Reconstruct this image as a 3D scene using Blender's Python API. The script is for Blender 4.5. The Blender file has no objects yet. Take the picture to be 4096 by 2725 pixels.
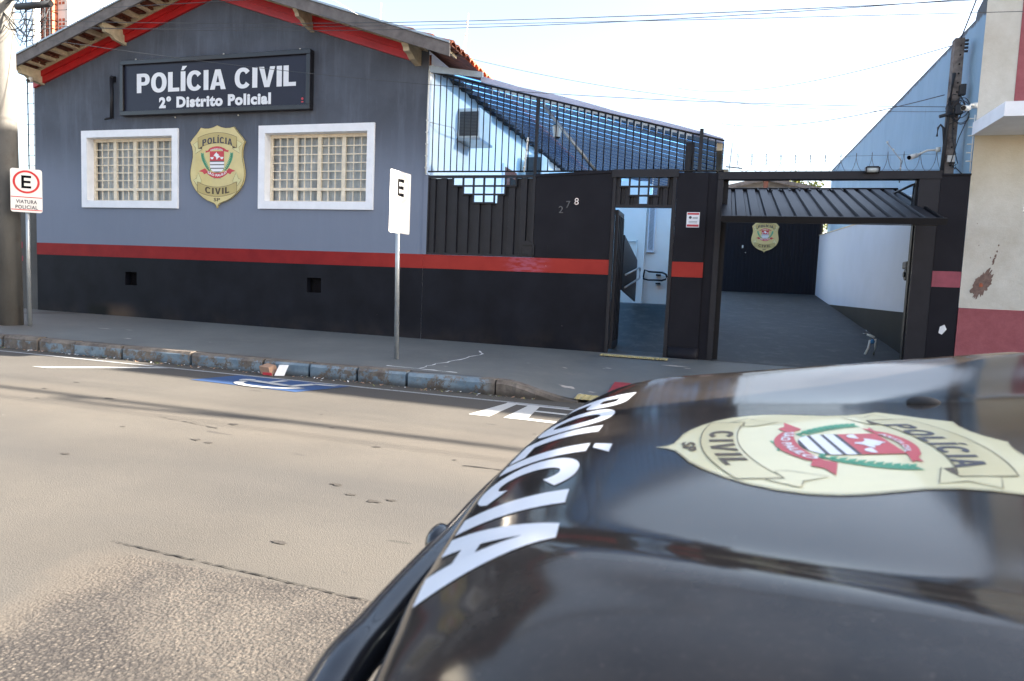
import bpy, bmesh, math, random
from mathutils import Vector, Matrix
R = math.radians
random.seed(7)
SC = bpy.context.scene
COL = SC.collection

# ------------------------------------------------------------------ camera
cam_d = bpy.data.cameras.new('camera'); cam = bpy.data.objects.new('camera', cam_d); COL.objects.link(cam)
SC.camera = cam
_y, _p, _r = R(16.292), R(4.726), R(-2.386)
F = Vector((-math.sin(_y)*math.cos(_p), math.cos(_y)*math.cos(_p), -math.sin(_p)))
Rt = Vector((math.cos(_y), math.sin(_y), 0)); Dn = F.cross(Rt)
ax = math.cos(_r)*Rt + math.sin(_r)*Dn
ad = -math.sin(_r)*Rt + math.cos(_r)*Dn
m = Matrix((ax, -ad, -F)).transposed().to_4x4(); m.translation = Vector((0, -10.0, 1.2))
cam.matrix_world = m
cam_d.sensor_width = 36; cam_d.lens = 24.012; cam_d.clip_start = 0.02; cam_d.clip_end = 3000
cam_d.dof.use_dof = True; cam_d.dof.focus_distance = 9.0; cam_d.dof.aperture_fstop = 7.1

# ------------------------------------------------------------------ sky, sun, exposure
SA, SB = 2.6, 0.65          # sun direction = (SA, SB, 1): right of the street, just behind the facade plane
SUN_EL = math.atan(1/math.hypot(SA, SB)); SUN_AZ = math.atan2(SB, SA)
w = bpy.data.worlds.new('World'); SC.world = w; w.use_nodes = True
nt = w.node_tree; bg = nt.nodes['Background']
sky = nt.nodes.new('ShaderNodeTexSky'); sky.sky_type = 'NISHITA'; sky.sun_disc = False
sky.sun_elevation = SUN_EL; sky.sun_rotation = math.pi/2 - SUN_AZ
sky.air_density = 1.0; sky.dust_density = 4.5; sky.ozone_density = 1.0; sky.altitude = 500
hs = nt.nodes.new('ShaderNodeHueSaturation'); hs.inputs['Saturation'].default_value = .80
nt.links.new(sky.outputs[0], hs.inputs['Color']); nt.links.new(hs.outputs[0], bg.inputs[0]); bg.inputs[1].default_value = 0.055
sun_d = bpy.data.lights.new('sun', 'SUN'); sun = bpy.data.objects.new('sun', sun_d); COL.objects.link(sun)
sun_d.energy = 4.8; sun_d.angle = R(0.53); sun_d.color = (1.0, 0.90, 0.76)
sun.rotation_euler = Vector((SA, SB, 1)).to_track_quat('Z', 'Y').to_euler()
SC.view_settings.view_transform = 'Standard'; SC.view_settings.look = 'None'
SC.view_settings.exposure = 3.4; SC.view_settings.gamma = 1.0

# ------------------------------------------------------------------ materials
def lin(r, g, b):
    f = lambda c: ((c/255+0.055)/1.055)**2.4 if c/255 > 0.04045 else c/255/12.92
    return (f(r), f(g), f(b), 1)
class NT:
    def __init__(s, name):
        s.m = bpy.data.materials.new(name); s.m.use_nodes = True; s.t = s.m.node_tree
        s.b = s.t.nodes['Principled BSDF']; s.o = s.t.nodes['Material Output']
        s.tc = s.n('ShaderNodeTexCoord'); s.geo = None
    def n(s, k, **kw):
        x = s.t.nodes.new(k)
        for a, v in kw.items(): setattr(x, a, v)
        return x
    def l(s, a, b): s.t.links.new(a, b)
    def pos(s):
        if s.geo is None: s.geo = s.n('ShaderNodeNewGeometry')
        return s.geo.outputs['Position']
    def noise(s, scale, detail=6, rough=.6, sx=(1, 1, 1), dist=0):
        mp = s.n('ShaderNodeMapping'); mp.inputs['Scale'].default_value = sx; s.l(s.pos(), mp.inputs[0])
        x = s.n('ShaderNodeTexNoise'); x.inputs['Scale'].default_value = scale; x.inputs['Detail'].default_value = detail
        x.inputs['Roughness'].default_value = rough; x.inputs['Distortion'].default_value = dist; s.l(mp.outputs[0], x.inputs[0]); return x.outputs[0]
    def voro(s, scale, feature='F1', sx=(1, 1, 1), out='Distance'):
        mp = s.n('ShaderNodeMapping'); mp.inputs['Scale'].default_value = sx; s.l(s.pos(), mp.inputs[0])
        x = s.n('ShaderNodeTexVoronoi', feature=feature); x.inputs['Scale'].default_value = scale; s.l(mp.outputs[0], x.inputs[0]); return x.outputs[out]
    def ramp(s, f, a, b, ca=(0, 0, 0, 1), cb=(1, 1, 1, 1)):
        x = s.n('ShaderNodeValToRGB'); x.color_ramp.elements[0].position = a; x.color_ramp.elements[1].position = b
        x.color_ramp.elements[0].color = ca; x.color_ramp.elements[1].color = cb; s.l(f, x.inputs[0]); return x.outputs[0]
    def mix(s, f, a, b):
        x = s.n('ShaderNodeMix', data_type='RGBA')
        for v, i in ((f, 0), (a, 6), (b, 7)):
            if hasattr(v, 'is_output'): s.l(v, x.inputs[i])
            else: x.inputs[i].default_value = v
        return x.outputs[2]
    def math(s, op, a, b=0.0, c=None):
        x = s.n('ShaderNodeMath', operation=op)
        for i, v in enumerate((a, b) if c is None else (a, b, c)):
            if hasattr(v, 'is_output'): s.l(v, x.inputs[i])
            else: x.inputs[i].default_value = v
        return x.outputs[0]
    def sep(s):
        x = s.n('ShaderNodeSeparateXYZ'); s.l(s.pos(), x.inputs[0]); return x.outputs
    def sm(s, v, a, b):
        x = s.n('ShaderNodeMapRange', interpolation_type='SMOOTHSTEP'); s.l(v, x.inputs[0])
        x.inputs[1].default_value = a; x.inputs[2].default_value = b; return x.outputs[0]
    def bump(s, h, strength=.3, dist=.01):
        x = s.n('ShaderNodeBump'); x.inputs['Strength'].default_value = strength; x.inputs['Distance'].default_value = dist
        s.l(h, x.inputs['Height']); s.l(x.outputs[0], s.b.inputs['Normal']); return x
    def base(s, c):
        if hasattr(c, 'is_output'): s.l(c, s.b.inputs['Base Color'])
        else: s.b.inputs['Base Color'].default_value = c
    def set(s, **kw):
        for k, v in kw.items(): s.b.inputs[k.replace('_', ' ')].default_value = v
def scl(c, k): return (c[0]*k, c[1]*k, c[2]*k, 1)
def mk(name, c, var=.15, scale=3, rough=.6, bump=.15, bscale=60, metal=0, coat=0, streak=False, spec=.5, c2=None, lo=.35, hi=.7):
    s = NT(name)
    n = s.noise(scale, 8, .65, (1, 1, .25) if streak else (1, 1, 1))
    s.base(s.ramp(n, lo, hi, c2 or scl(c, 1-var), scl(c, 1+var)))
    s.set(Roughness=rough, Metallic=metal, Coat_Weight=coat)
    s.b.inputs['Specular IOR Level'].default_value = spec
    if bump: s.bump(s.noise(bscale, 4), bump, .004)
    return s.m
M = {}
M['white_paint'] = mk('white_paint', (.78, .80, .84, 1), .05, 6, .55, .1, 90)
M['cream_paint'] = mk('cream_paint', (.74, .65, .50, 1), .14, 14, .5, .1)
M['cream_wood'] = mk('cream_wood', (.46, .39, .27, 1), .22, 8, .7, .2, 40)
M['fascia_wood'] = mk('fascia_wood', (.13, .115, .11, 1), .3, 6, .7, .3, 50)
M['red_wood'] = mk('red_wood', (.42, .012, .015, 1), .15, 5, .45, .15)
M['tile'] = mk('clay_tile', (.25, .075, .035, 1), .5, 9, .8, .4, 30)
M['tile_dark'] = mk('dark_tile', (.13, .04, .022, 1), .6, 14, .85, .4, 30)  # darker clay tone for the tile rows seen from below
M['black_metal'] = mk('black_metal', (.013, .0135, .018, 1), .2, 5, .45, .12, 120, spec=.3)
M['dark_metal'] = mk('dark_metal', (.008, .008, .010, 1), .25, 5, .5, .1, spec=.25)
M['sign_panel'] = mk('sign_panel', (.014, .016, .034, 1), .12, 2, .4, 0, spec=.3)
M['sign_frame'] = mk('sign_frame', (.012, .012, .016, 1), .2, 4, .3, 0)
M['letter_white'] = mk('letter_white', (.72, .74, .78, 1), .03, 5, .4, 0)
M['gold'] = mk('gold_print', (.58, .48, .20, 1), .1, 3, .4, 0, coat=.35)
M['gold_pale'] = mk('gold_pale', (.68, .62, .36, 1), .06, 3, .4, 0, coat=.3)  # bonnet emblem gold, sky glare painted into the colour
M['gold_pale2'] = mk('gold_pale2', (.62, .55, .30, 1), .06, 3, .4, 0, coat=.3)  # bonnet banner gold, paled by the same painted-in glare
M['gold_dark'] = mk('gold_dark', (.44, .35, .13, 1), .06, 3, .4, 0)
M['gold_light'] = mk('gold_light', (.60, .56, .28, 1), .05, 3, .4, 0)
M['ink'] = mk('ink', (.035, .035, .05, 1), .05, 5, .5, 0)
M['ink_brown'] = mk('ink_brown', (.07, .045, .02, 1), .05, 5, .5, 0)
M['red_print'] = mk('red_print', (.50, .03, .045, 1), .08, 5, .4, 0)
M['green_print'] = mk('green_print', (.06, .33, .19, 1), .2, 30, .5, 0)
M['sign_red'] = mk('sign_red', (.55, .02, .02, 1), .05, 5, .4, 0)
M['stain'] = mk('road_stain', (.054, .050, .047, 1), .2, 60, .9, 0, spec=.1)
M['gate_black'] = mk('gate_black', (.0045, .005, .010, 1), .2, 4, .5, .1, spec=.2)
M['chip'] = mk('worn_chip', (.34, .32, .30, 1), .2, 25, .9, .2)
M['sign_ink'] = mk('sign_ink', (.006, .006, .007, 1), .05, 5, .8, 0, spec=.05)
M['sign_red_glare'] = mk('sign_red_glare', (.72, .60, .56, 1), .05, 5, .4, 0)  # ring red paled to paint in the sun's overexposure
M['galv'] = mk('galvanised_steel', (.34, .37, .39, 1), .12, 10, .35, .1, 80, metal=.55)
M['sign_white'] = mk('sign_white', (.72, .70, .66, 1), .04, 8, .4, 0)
M['glass_black'] = mk('lens_black', (.006, .006, .008, 1), .1, 5, .1, 0)
M['plastic_white'] = mk('plastic_white', (.62, .62, .58, 1), .08, 8, .45, 0)
M['cable'] = mk('cable_black', (.02, .022, .026, 1), .2, 6, .6, 0)
M['cable_grey'] = mk('cable_grey', (.045, .052, .062, 1), .2, 6, .6, 0)
M['wire'] = mk('steel_wire', (.10, .10, .10, 1), .2, 6, .45, 0, metal=.4)
M['ac_grille'] = mk('grille_grey', (.10, .095, .09, 1), .1, 8, .6, 0)
M['yellow_tactile'] = mk('yellow_tactile', (.42, .35, .17, 1), .2, 12, .8, .2)
M['red_tactile'] = mk('red_tactile', (.24, .02, .03, 1), .2, 12, .7, .2)
M['number'] = mk('number_chrome', (.5, .5, .5, 1), .1, 8, .25, 0, metal=.9)
M['number_dark'] = mk('number_dark', (.10, .10, .105, 1), .3, 8, .5, 0)
M['rubber'] = mk('rubber', (.012, .012, .013, 1), .2, 8, .7, .2)
M['card'] = mk('cardboard', (.33, .2, .13, 1), .15, 10, .8, 0)
M['paper'] = mk('paper', (.7, .7, .7, 1), .05, 10, .7, 0)
M['brown_wood'] = mk('brown_wood', (.16, .05, .025, 1), .3, 8, .5, 0)
M['pole_old'] = mk('old_concrete', (.16, .14, .125, 1), .45, 7, .85, .35, 50, c2=(.05, .043, .04, 1))
M['frost'] = mk('lantern_glass', (.5, .55, .55, 1), .1, 8, .3, 0)
M['soffit'] = mk('soffit_cream', (.62, .60, .54, 1), .08, 2, .8, .1)
M['chrome'] = mk('chrome', (.6, .6, .6, 1), .05, 8, .15, 0, metal=1)
M['curtain'] = mk('curtain_cloth', (.80, .84, .84, 1), .1, 5, .8, 0, streak=True, c2=(.40, .44, .46, 1))
M['room_dark'] = mk('room_dark', (.05, .055, .06, 1), .5, 2, .9, 0)
M['white_print'] = mk('white_print', (.74, .75, .78, 1), .03, 8, .35, 0)
M['blue_plastic'] = mk('blue_plastic', (.03, .16, .34, 1), .1, 8, .4, 0)
M['hole'] = mk('hole_dark', (.01, .009, .008, 1), .1, 8, .9, 0)

# rendered wall in faded grey blue, eave shade painted in towards the top, with wash stains below the windows and under the sign
s = NT('grey_wall'); X, Y, Z = s.sep()
n1 = s.noise(1.1, 8, .65); n2 = s.noise(5, 6, .7, (1, 1, .12)); n3 = s.noise(14, 5, .7)
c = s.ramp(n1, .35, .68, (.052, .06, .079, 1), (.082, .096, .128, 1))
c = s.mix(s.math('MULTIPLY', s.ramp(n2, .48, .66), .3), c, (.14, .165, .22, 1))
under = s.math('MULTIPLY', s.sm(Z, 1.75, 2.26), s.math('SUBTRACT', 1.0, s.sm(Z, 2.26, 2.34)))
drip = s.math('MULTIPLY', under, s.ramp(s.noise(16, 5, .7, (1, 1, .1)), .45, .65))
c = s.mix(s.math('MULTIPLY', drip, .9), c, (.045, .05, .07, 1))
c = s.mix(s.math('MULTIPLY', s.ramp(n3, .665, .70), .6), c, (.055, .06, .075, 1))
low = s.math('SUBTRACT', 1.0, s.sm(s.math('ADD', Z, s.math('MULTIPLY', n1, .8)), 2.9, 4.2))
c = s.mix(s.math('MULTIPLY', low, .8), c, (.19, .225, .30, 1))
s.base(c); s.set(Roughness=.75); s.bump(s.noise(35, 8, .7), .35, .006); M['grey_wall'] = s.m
# glossy black plinth with paint chips and soot / dust at the foot
s = NT('black_plinth'); X, Y, Z = s.sep()
c = s.ramp(s.noise(2, 6), .35, .7, (.006, .0065, .010, 1), (.012, .013, .019, 1))
c = s.mix(s.math('MULTIPLY', s.ramp(s.noise(17, 3, .5), .765, .775), .8), c, (.3, .27, .25, 1))
dust = s.math('MULTIPLY', s.math('SUBTRACT', 1.0, s.sm(Z, .28, .62)), s.ramp(s.noise(2.2, 5), .42, .6))
c = s.mix(s.math('MULTIPLY', dust, .12), c, (.10, .075, .055, 1))
bx_ = s.math('ABSOLUTE', s.math('ADD', X, 10.5)); blob = s.math('MULTIPLY', s.math('SUBTRACT', 1.0, s.sm(bx_, .1, .55)), s.math('SUBTRACT', 1.0, s.sm(Z, .35, .62)))
c = s.mix(s.math('MULTIPLY', blob, .5), c, (.13, .085, .055, 1))
bx2 = s.math('ABSOLUTE', s.math('ADD', X, 10.95)); blob2 = s.math('MULTIPLY', s.math('SUBTRACT', 1.0, s.sm(bx2, .12, .38)), s.math('SUBTRACT', 1.0, s.sm(Z, .42, .6)))
c = s.mix(blob2, c, (.006, .006, .006, 1))
s.base(c); s.set(Roughness=.5); s.b.inputs['Specular IOR Level'].default_value = .12; s.bump(s.noise(30, 6, .7), .25, .005); M['plinth'] = s.m
s = NT('red_band'); X, Y, Z = s.sep()
c = s.mix(s.sm(X, -6.5, -3.6), s.ramp(s.noise(3, 6), .35, .7, (.20, .010, .012, 1), (.26, .016, .016, 1)), s.ramp(s.noise(3, 6), .35, .7, (.30, .026, .020, 1), (.36, .036, .026, 1)))
fade = s.math('MULTIPLY', s.math('SUBTRACT', 1.0, s.sm(s.math('ABSOLUTE', s.math('ADD', X, 2.75)), .1, .45)), s.ramp(s.noise(6, 5, .6, (1, 1, 4)), .42, .58))
c = s.mix(s.math('MULTIPLY', fade, .55), c, (.42, .13, .20, 1))
c = s.mix(s.math('MULTIPLY', s.ramp(s.noise(21, 3, .5), .76, .77), .9), c, (.55, .5, .48, 1))
s.b.inputs['Specular IOR Level'].default_value = .15; s.base(c); s.set(Roughness=.5); s.bump(s.noise(30, 6, .7), .2, .004); M['red_band'] = s.m
s = NT('black_wall'); c = s.ramp(s.noise(2, 6), .35, .7, (.008, .008, .012, 1), (.013, .013, .018, 1))
s.b.inputs['Specular IOR Level'].default_value = .14; s.base(c); s.set(Roughness=.5); s.bump(s.noise(32, 6, .7), .25, .005); M['black_wall'] = s.m
# concrete pavement, painted dark grey green, worn pale spots
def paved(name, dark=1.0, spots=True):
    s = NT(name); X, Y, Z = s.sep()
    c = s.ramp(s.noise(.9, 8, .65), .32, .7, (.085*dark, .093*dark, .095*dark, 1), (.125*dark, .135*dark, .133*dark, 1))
    c = s.mix(s.math('MULTIPLY', s.ramp(s.noise(4.5, 8, .75), .5, .72), .4), c, (.17, .16, .145, 1))
    if spots:
        c = s.mix(s.math('MULTIPLY', s.ramp(s.noise(5.5, 5, .6), .735, .745), .75), c, (.36, .34, .31, 1))
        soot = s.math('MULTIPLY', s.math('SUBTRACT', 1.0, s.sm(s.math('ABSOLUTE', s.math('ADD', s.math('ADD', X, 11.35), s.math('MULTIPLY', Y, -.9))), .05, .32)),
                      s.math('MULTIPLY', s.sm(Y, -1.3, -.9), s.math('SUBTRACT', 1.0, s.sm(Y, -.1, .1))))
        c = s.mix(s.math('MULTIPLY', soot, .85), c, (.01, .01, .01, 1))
        dl = s.math('MULTIPLY', s.math('SUBTRACT', 1.0, s.sm(X, -11.0, -8.0)), .45); c = s.mix(dl, c, (.12, .085, .06, 1))
    s.base(c); s.set(Roughness=.7); s.bump(s.noise(40, 8, .75), .4, .006); return s.m
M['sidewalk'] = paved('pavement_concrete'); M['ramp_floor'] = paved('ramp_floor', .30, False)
# asphalt: sunny dusty grey-beige, coarse worn patch in the near lane
s = NT('asphalt'); X, Y, Z = s.sep()
big = s.noise(.55, 6, .6); fine = s.noise(120, 4, .8); grain = s.voro(150)
c = s.ramp(big, .3, .7, (.060, .0555, .050, 1), (.082, .076, .068, 1))
c = s.mix(s.math('MULTIPLY', s.ramp(s.noise(.5, 5, .6, (.25, 1, 1)), .42, .6), .30), c, (.070, .067, .064, 1))
c = s.mix(s.math('MULTIPLY', s.ramp(fine, .52, .75), .5), c, (.135, .118, .098, 1))
c = s.mix(s.math('MULTIPLY', s.ramp(s.noise(90, 3, .7), .60, .66), .55), c, (.035, .032, .03, 1))
c = s.mix(s.math('MULTIPLY', s.ramp(s.noise(2.6, 3, .5, (.5, 1.6, 1)), .73, .75), .6), c, (.042, .04, .039, 1))   # dark drips
c = s.mix(s.math('MULTIPLY', s.ramp(s.noise(7, 4, .6), .765, .775), .5), c, (.42, .40, .37, 1))
trk = s.math('MULTIPLY', s.sm(Y, -6.3, -5.7), s.math('SUBTRACT', 1.0, s.sm(Y, -5.2, -4.7)))
c = s.mix(s.math('MULTIPLY', s.math('MULTIPLY', trk, s.ramp(s.noise(1.2, 5, .6, (.3, 1, 1)), .3, .6)), .35), c, (.115, .10, .083, 1))
tr2 = s.math('MULTIPLY', s.sm(Y, -7.3, -6.9), s.math('SUBTRACT', 1.0, s.sm(Y, -6.5, -6.1)))
c = s.mix(s.math('MULTIPLY', s.math('MULTIPLY', tr2, s.ramp(s.noise(.9, 6, .65, (.4, 1, 1)), .3, .65)), .6), c, (.046, .045, .045, 1))
c = s.mix(s.math('MULTIPLY', s.ramp(s.noise(.7, 8, .7, (.5, 1, 1)), .48, .66), .35), c, (.050, .048, .047, 1))
c = s.mix(s.math('MULTIPLY', s.ramp(s.noise(4.3, 2, .4, (.45, 1.3, 1)), .735, .745), .55), c, (.034, .032, .031, 1))
st1 = s.voro(150); st2 = s.voro(95)
c = s.mix(s.math('MULTIPLY', s.ramp(st1, .10, .22, (1, 1, 1, 1), (0, 0, 0, 1)), .42), c, (.20, .17, .14, 1))
c = s.mix(s.math('MULTIPLY', s.ramp(st2, .08, .16, (1, 1, 1, 1), (0, 0, 0, 1)), .55), c, (.026, .024, .024, 1))
wob = s.math('MULTIPLY', s.math('SUBTRACT', s.noise(1.6, 6, .7), .5), .7)
pm = s.math('MULTIPLY', s.sm(s.math('ADD', X, wob), -2.36, -2.12), s.math('SUBTRACT', 1.0, s.sm(Y, -7.79, -7.75)))
pm = s.math('MULTIPLY', pm, s.math('SUBTRACT', 1.0, s.sm(X, -1.1, -1.06)))
cs = s.noise(58, 6, .8); vv = s.voro(75)
pc = s.ramp(vv, .0, .55, (.092, .080, .070, 1), (.034, .031, .030, 1))
pst = s.voro(52)
pc = s.mix(s.math('MULTIPLY', s.ramp(pst, .16, .3, (1, 1, 1, 1), (0, 0, 0, 1)), .7), pc, (.135, .118, .100, 1))
pc = s.mix(s.ramp(s.noise(1.8, 6, .7), .42, .62), pc, s.ramp(cs, .4, .62, (.040, .039, .038, 1), (.108, .093, .079, 1)))
c = s.mix(pm, c, pc)
edge = s.math('MULTIPLY', s.sm(s.math('ADD', X, wob), -2.45, -2.25), s.math('SUBTRACT', 1.0, s.sm(s.math('ADD', X, wob), -2.2, -2.05)))
edge = s.math('MULTIPLY', edge, s.math('SUBTRACT', 1.0, s.sm(Y, -7.85, -7.7)))
c = s.mix(s.math('MULTIPLY', edge, .35), c, (.115, .098, .080, 1))
gut = s.math('MULTIPLY', s.sm(Y, -3.3, -3.12), s.ramp(s.noise(5, 6, .7), .35, .6)); c = s.mix(s.math('MULTIPLY', gut, .7), c, (.045, .04, .032, 1))
s.base(c); s.set(Roughness=.86); s.b.inputs['Specular IOR Level'].default_value = .25
h = s.math('ADD', s.math('MULTIPLY', fine, .5), s.math('MULTIPLY', grain, .6))
hp = s.math('MULTIPLY', s.math('ADD', s.math('MULTIPLY', s.math('SUBTRACT', 1.0, vv), .9), s.math('MULTIPLY', cs, 1.0)), 1.0)
hh = s.math('ADD', s.math('MULTIPLY', h, .5), s.math('MULTIPLY', pm, hp)); s.bump(hh, .55, .006); M['asphalt'] = s.m
# kerb: old stone blocks, flaking blue paint
s = NT('kerb_paint'); X, Y, Z = s.sep()
st = s.ramp(s.noise(5, 8, .75), .35, .7, (.075, .06, .05, 1), (.21, .18, .15, 1))
bl = s.ramp(s.noise(4, 5), .35, .7, (.095, .15, .20, 1), (.22, .28, .32, 1))
pt = s.ramp(s.math('ADD', s.noise(3.6, 9, .8), s.math('MULTIPLY', s.sm(X, -9.5, -7.5), .05)), .49, .54)
pt = s.math('MULTIPLY', pt, s.math('SUBTRACT', 1.0, s.sm(Z, .165, .18)))
pt = s.math('MULTIPLY', pt, s.math('SUBTRACT', 1.0, s.sm(X, -2.35, -2.2)))
pt = s.math('MULTIPLY', pt, s.sm(X, -10.2, -9.2))
c = s.mix(pt, st, bl)
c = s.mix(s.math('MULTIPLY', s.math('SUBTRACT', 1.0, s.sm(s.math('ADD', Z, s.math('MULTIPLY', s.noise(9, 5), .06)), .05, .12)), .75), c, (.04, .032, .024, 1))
s.base(c); s.set(Roughness=.85); s.bump(s.noise(22, 8, .75), .8, .012); M['kerb'] = s.m
# road paint, worn
def paint(name, col, wear=.5):
    s = NT(name); a = s.ramp(s.noise(28, 8, .75), wear, wear+.06)
    s.base(s.mix(a, col, (.11, .10, .095, 1))); s.set(Roughness=.7); s.bump(s.noise(70, 5), .3, .004); return s.m
M['road_white'] = paint('road_white', (.40, .40, .39, 1), .60); M['road_blue'] = paint('road_blue', (.018, .055, .15, 1), .66)
M['road_white_thin'] = paint('road_white_thin', (.24, .25, .26, 1), .54)
# pole concrete
s = NT('pole_concrete'); c = s.ramp(s.noise(3, 8, .7, (1, 1, .35)), .33, .7, (.064, .062, .058, 1), (.105, .101, .093, 1))
c = s.mix(s.math('MULTIPLY', s.ramp(s.noise(2.2, 6, .7), .52, .6), .5), c, (.075, .064, .056, 1))
s.base(c); s.set(Roughness=.85); s.bump(s.noise(45, 8, .75), .5, .006); M['pole_concrete'] = s.m
# blue neighbour side wall
s = NT('blue_wall'); X, Y, Z = s.sep()
c = s.ramp(s.noise(1.1, 7, .65, (1, 1, .4)), .35, .7, (.20, .33, .45, 1), (.255, .40, .53, 1))
c = s.mix(s.math('MULTIPLY', s.ramp(s.noise(3.5, 7, .7, (1, 1, .2)), .60, .68), .45), c, (.10, .13, .16, 1))
c = s.mix(s.math('MULTIPLY', s.sm(s.math('ADD', Z, s.math('MULTIPLY', s.noise(7, 5, .7), .16)), 4.83, 4.88), .85), c, (.06, .055, .05, 1))
s.base(c); s.set(Roughness=.8); s.bump(s.noise(30, 6, .7), .3, .006); M['blue_wall'] = s.m
# light cyan inner side wall
M['cyan_wall'] = mk('cyan_wall', (.90, .93, .92, 1), .03, 1.2, .6, .15, 30)
M['inner_white'] = mk('inner_white', (.93, .90, .83, 1), .03, 1.5, .5, .15, 30)
M['boundary_white'] = mk('boundary_white', (.34, .41, .52, 1), .04, 1.5, .5, .12, 30)
M['dado'] = mk('dado_grey', (.012, .016, .018, 1), .15, 3, .7, .15, 30, spec=.12)
# neighbour render: cream white with dirt, red base
s = NT('cream_render'); X, Y, Z = s.sep()
c = s.ramp(s.noise(2.2, 8, .7), .33, .7, (.46, .43, .36, 1), (.60, .58, .52, 1))
c = s.mix(s.math('MULTIPLY', s.ramp(s.noise(16, 6, .7, (1, 1, .4)), .68, .72), .75), c, (.13, .10, .07, 1))
c = s.mix(s.math('MULTIPLY', s.math('MULTIPLY', s.sm(Z, 2.2, 3.3), s.math('SUBTRACT', 1.0, s.sm(Z, 3.3, 3.4))), .45), c, (.48, .38, .20, 1))
s.base(c); s.set(Roughness=.85); s.bump(s.noise(26, 8, .75), .5, .008); M['cream_render'] = s.m
s = NT('red_base'); c = s.ramp(s.noise(3, 8, .75), .33, .7, (.23, .055, .065, 1), (.34, .10, .11, 1))
c = s.mix(s.math('MULTIPLY', s.ramp(s.noise(12, 6, .7), .69, .72), .8), c, (.42, .34, .3, 1))
s.base(c); s.set(Roughness=.85); s.bump(s.noise(26, 8, .75), .5, .008); M['red_base'] = s.m
M['pink_band'] = mk('pink_band', (.27, .05, .075, 1), .2, 4, .55, .15)
M['plaster_brown'] = mk('bare_plaster', (.17, .11, .09, 1), .3, 18, .9, .5, 60)
M['brick'] = mk('hollow_brick', (.35, .10, .05, 1), .3, 12, .85, .4, 30)
# translucent blue awning sheet
s = NT('awning_sheet'); s.t.nodes.remove(s.b)
tr = s.n('ShaderNodeBsdfTranslucent'); df = s.n('ShaderNodeBsdfDiffuse'); gl = s.n('ShaderNodeBsdfGlossy')
col = s.ramp(s.noise(1.0, 5, .6), .35, .7, (.05, .175, .44, 1), (.095, .27, .58, 1))
fr = s.math('FRACT', s.math('DIVIDE', s.math('SUBTRACT', s.sep()[1], .16), .42))
col = s.mix(s.ramp(fr, .60, .64), col, (.004, .008, .02, 1))
s.l(col, tr.inputs[0]); s.l(col, df.inputs[0]); gl.inputs[1].default_value = .15
mx = s.n('ShaderNodeMixShader'); mx.inputs[0].default_value = .15; s.l(tr.outputs[0], mx.inputs[1]); s.l(df.outputs[0], mx.inputs[2])
m2 = s.n('ShaderNodeMixShader'); m2.inputs[0].default_value = .03; s.l(mx.outputs[0], m2.inputs[1]); s.l(gl.outputs[0], m2.inputs[2]); tp = s.n('ShaderNodeBsdfTransparent'); tp.inputs[0].default_value = (.62, .78, .95, 1); m3 = s.n('ShaderNodeMixShader'); m3.inputs[0].default_value = .055; s.l(m2.outputs[0], m3.inputs[1]); s.l(tp.outputs[0], m3.inputs[2]); s.l(m3.outputs[0], s.o.inputs[0]); M['awning'] = s.m
M['awning_edge'] = mk('awning_edge', (.42, .46, .62, 1), .08, 6, .5, 0)
M['awning_dark'] = mk('awning_dark', (.008, .012, .03, 1), .2, 6, .6, 0)
# window glass: real dark glass
s = NT('window_glass'); s.base((.05, .06, .065, 1)); s.set(Roughness=.06); s.b.inputs['Alpha'].default_value = .22
M['glass'] = s.m
s = NT('windscreen_glass'); s.base((.01, .012, .014, 1)); s.set(Roughness=.03); M['windscreen'] = s.m
# car paint: dusty dark grey with clear coat
s = NT('car_paint'); d = s.noise(3, 8, .7); sp = s.noise(120, 3, .8)
c = s.ramp(d, .3, .7, (.018, .016, .015, 1), (.028, .024, .022, 1))
c = s.mix(s.math('MULTIPLY', s.ramp(sp, .55, .75), .25), c, (.12, .10, .085, 1))
c = s.mix(s.math('MULTIPLY', s.ramp(s.voro(42), .03, .06, (1, 1, 1, 1), (0, 0, 0, 1)), .35), c, (.22, .18, .15, 1))
c = s.mix(s.math('MULTIPLY', s.ramp(s.noise(2.2, 6, .7), .38, .66), .6), c, (.078, .062, .050, 1))
s.base(c); s.set(Roughness=.35, Metallic=.0, Coat_Weight=1.0, Coat_Roughness=.095); s.b.inputs['Coat IOR'].default_value = 1.31; s.b.inputs['Specular IOR Level'].default_value = .0
M['car_paint'] = s.m
M['car_trim'] = mk('car_trim', (.015, .016, .02, 1), .1, 8, .25, 0, coat=.5)

# foliage
s = NT('leaves'); s.base(s.ramp(s.noise(2, 4), .35, .65, (.05, .09, .02, 1), (.20, .20, .04, 1))); s.set(Roughness=.6); M['leaves'] = s.m
M['bark'] = mk('bark', (.12, .08, .05, 1), .3, 8, .9, .5)

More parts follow.
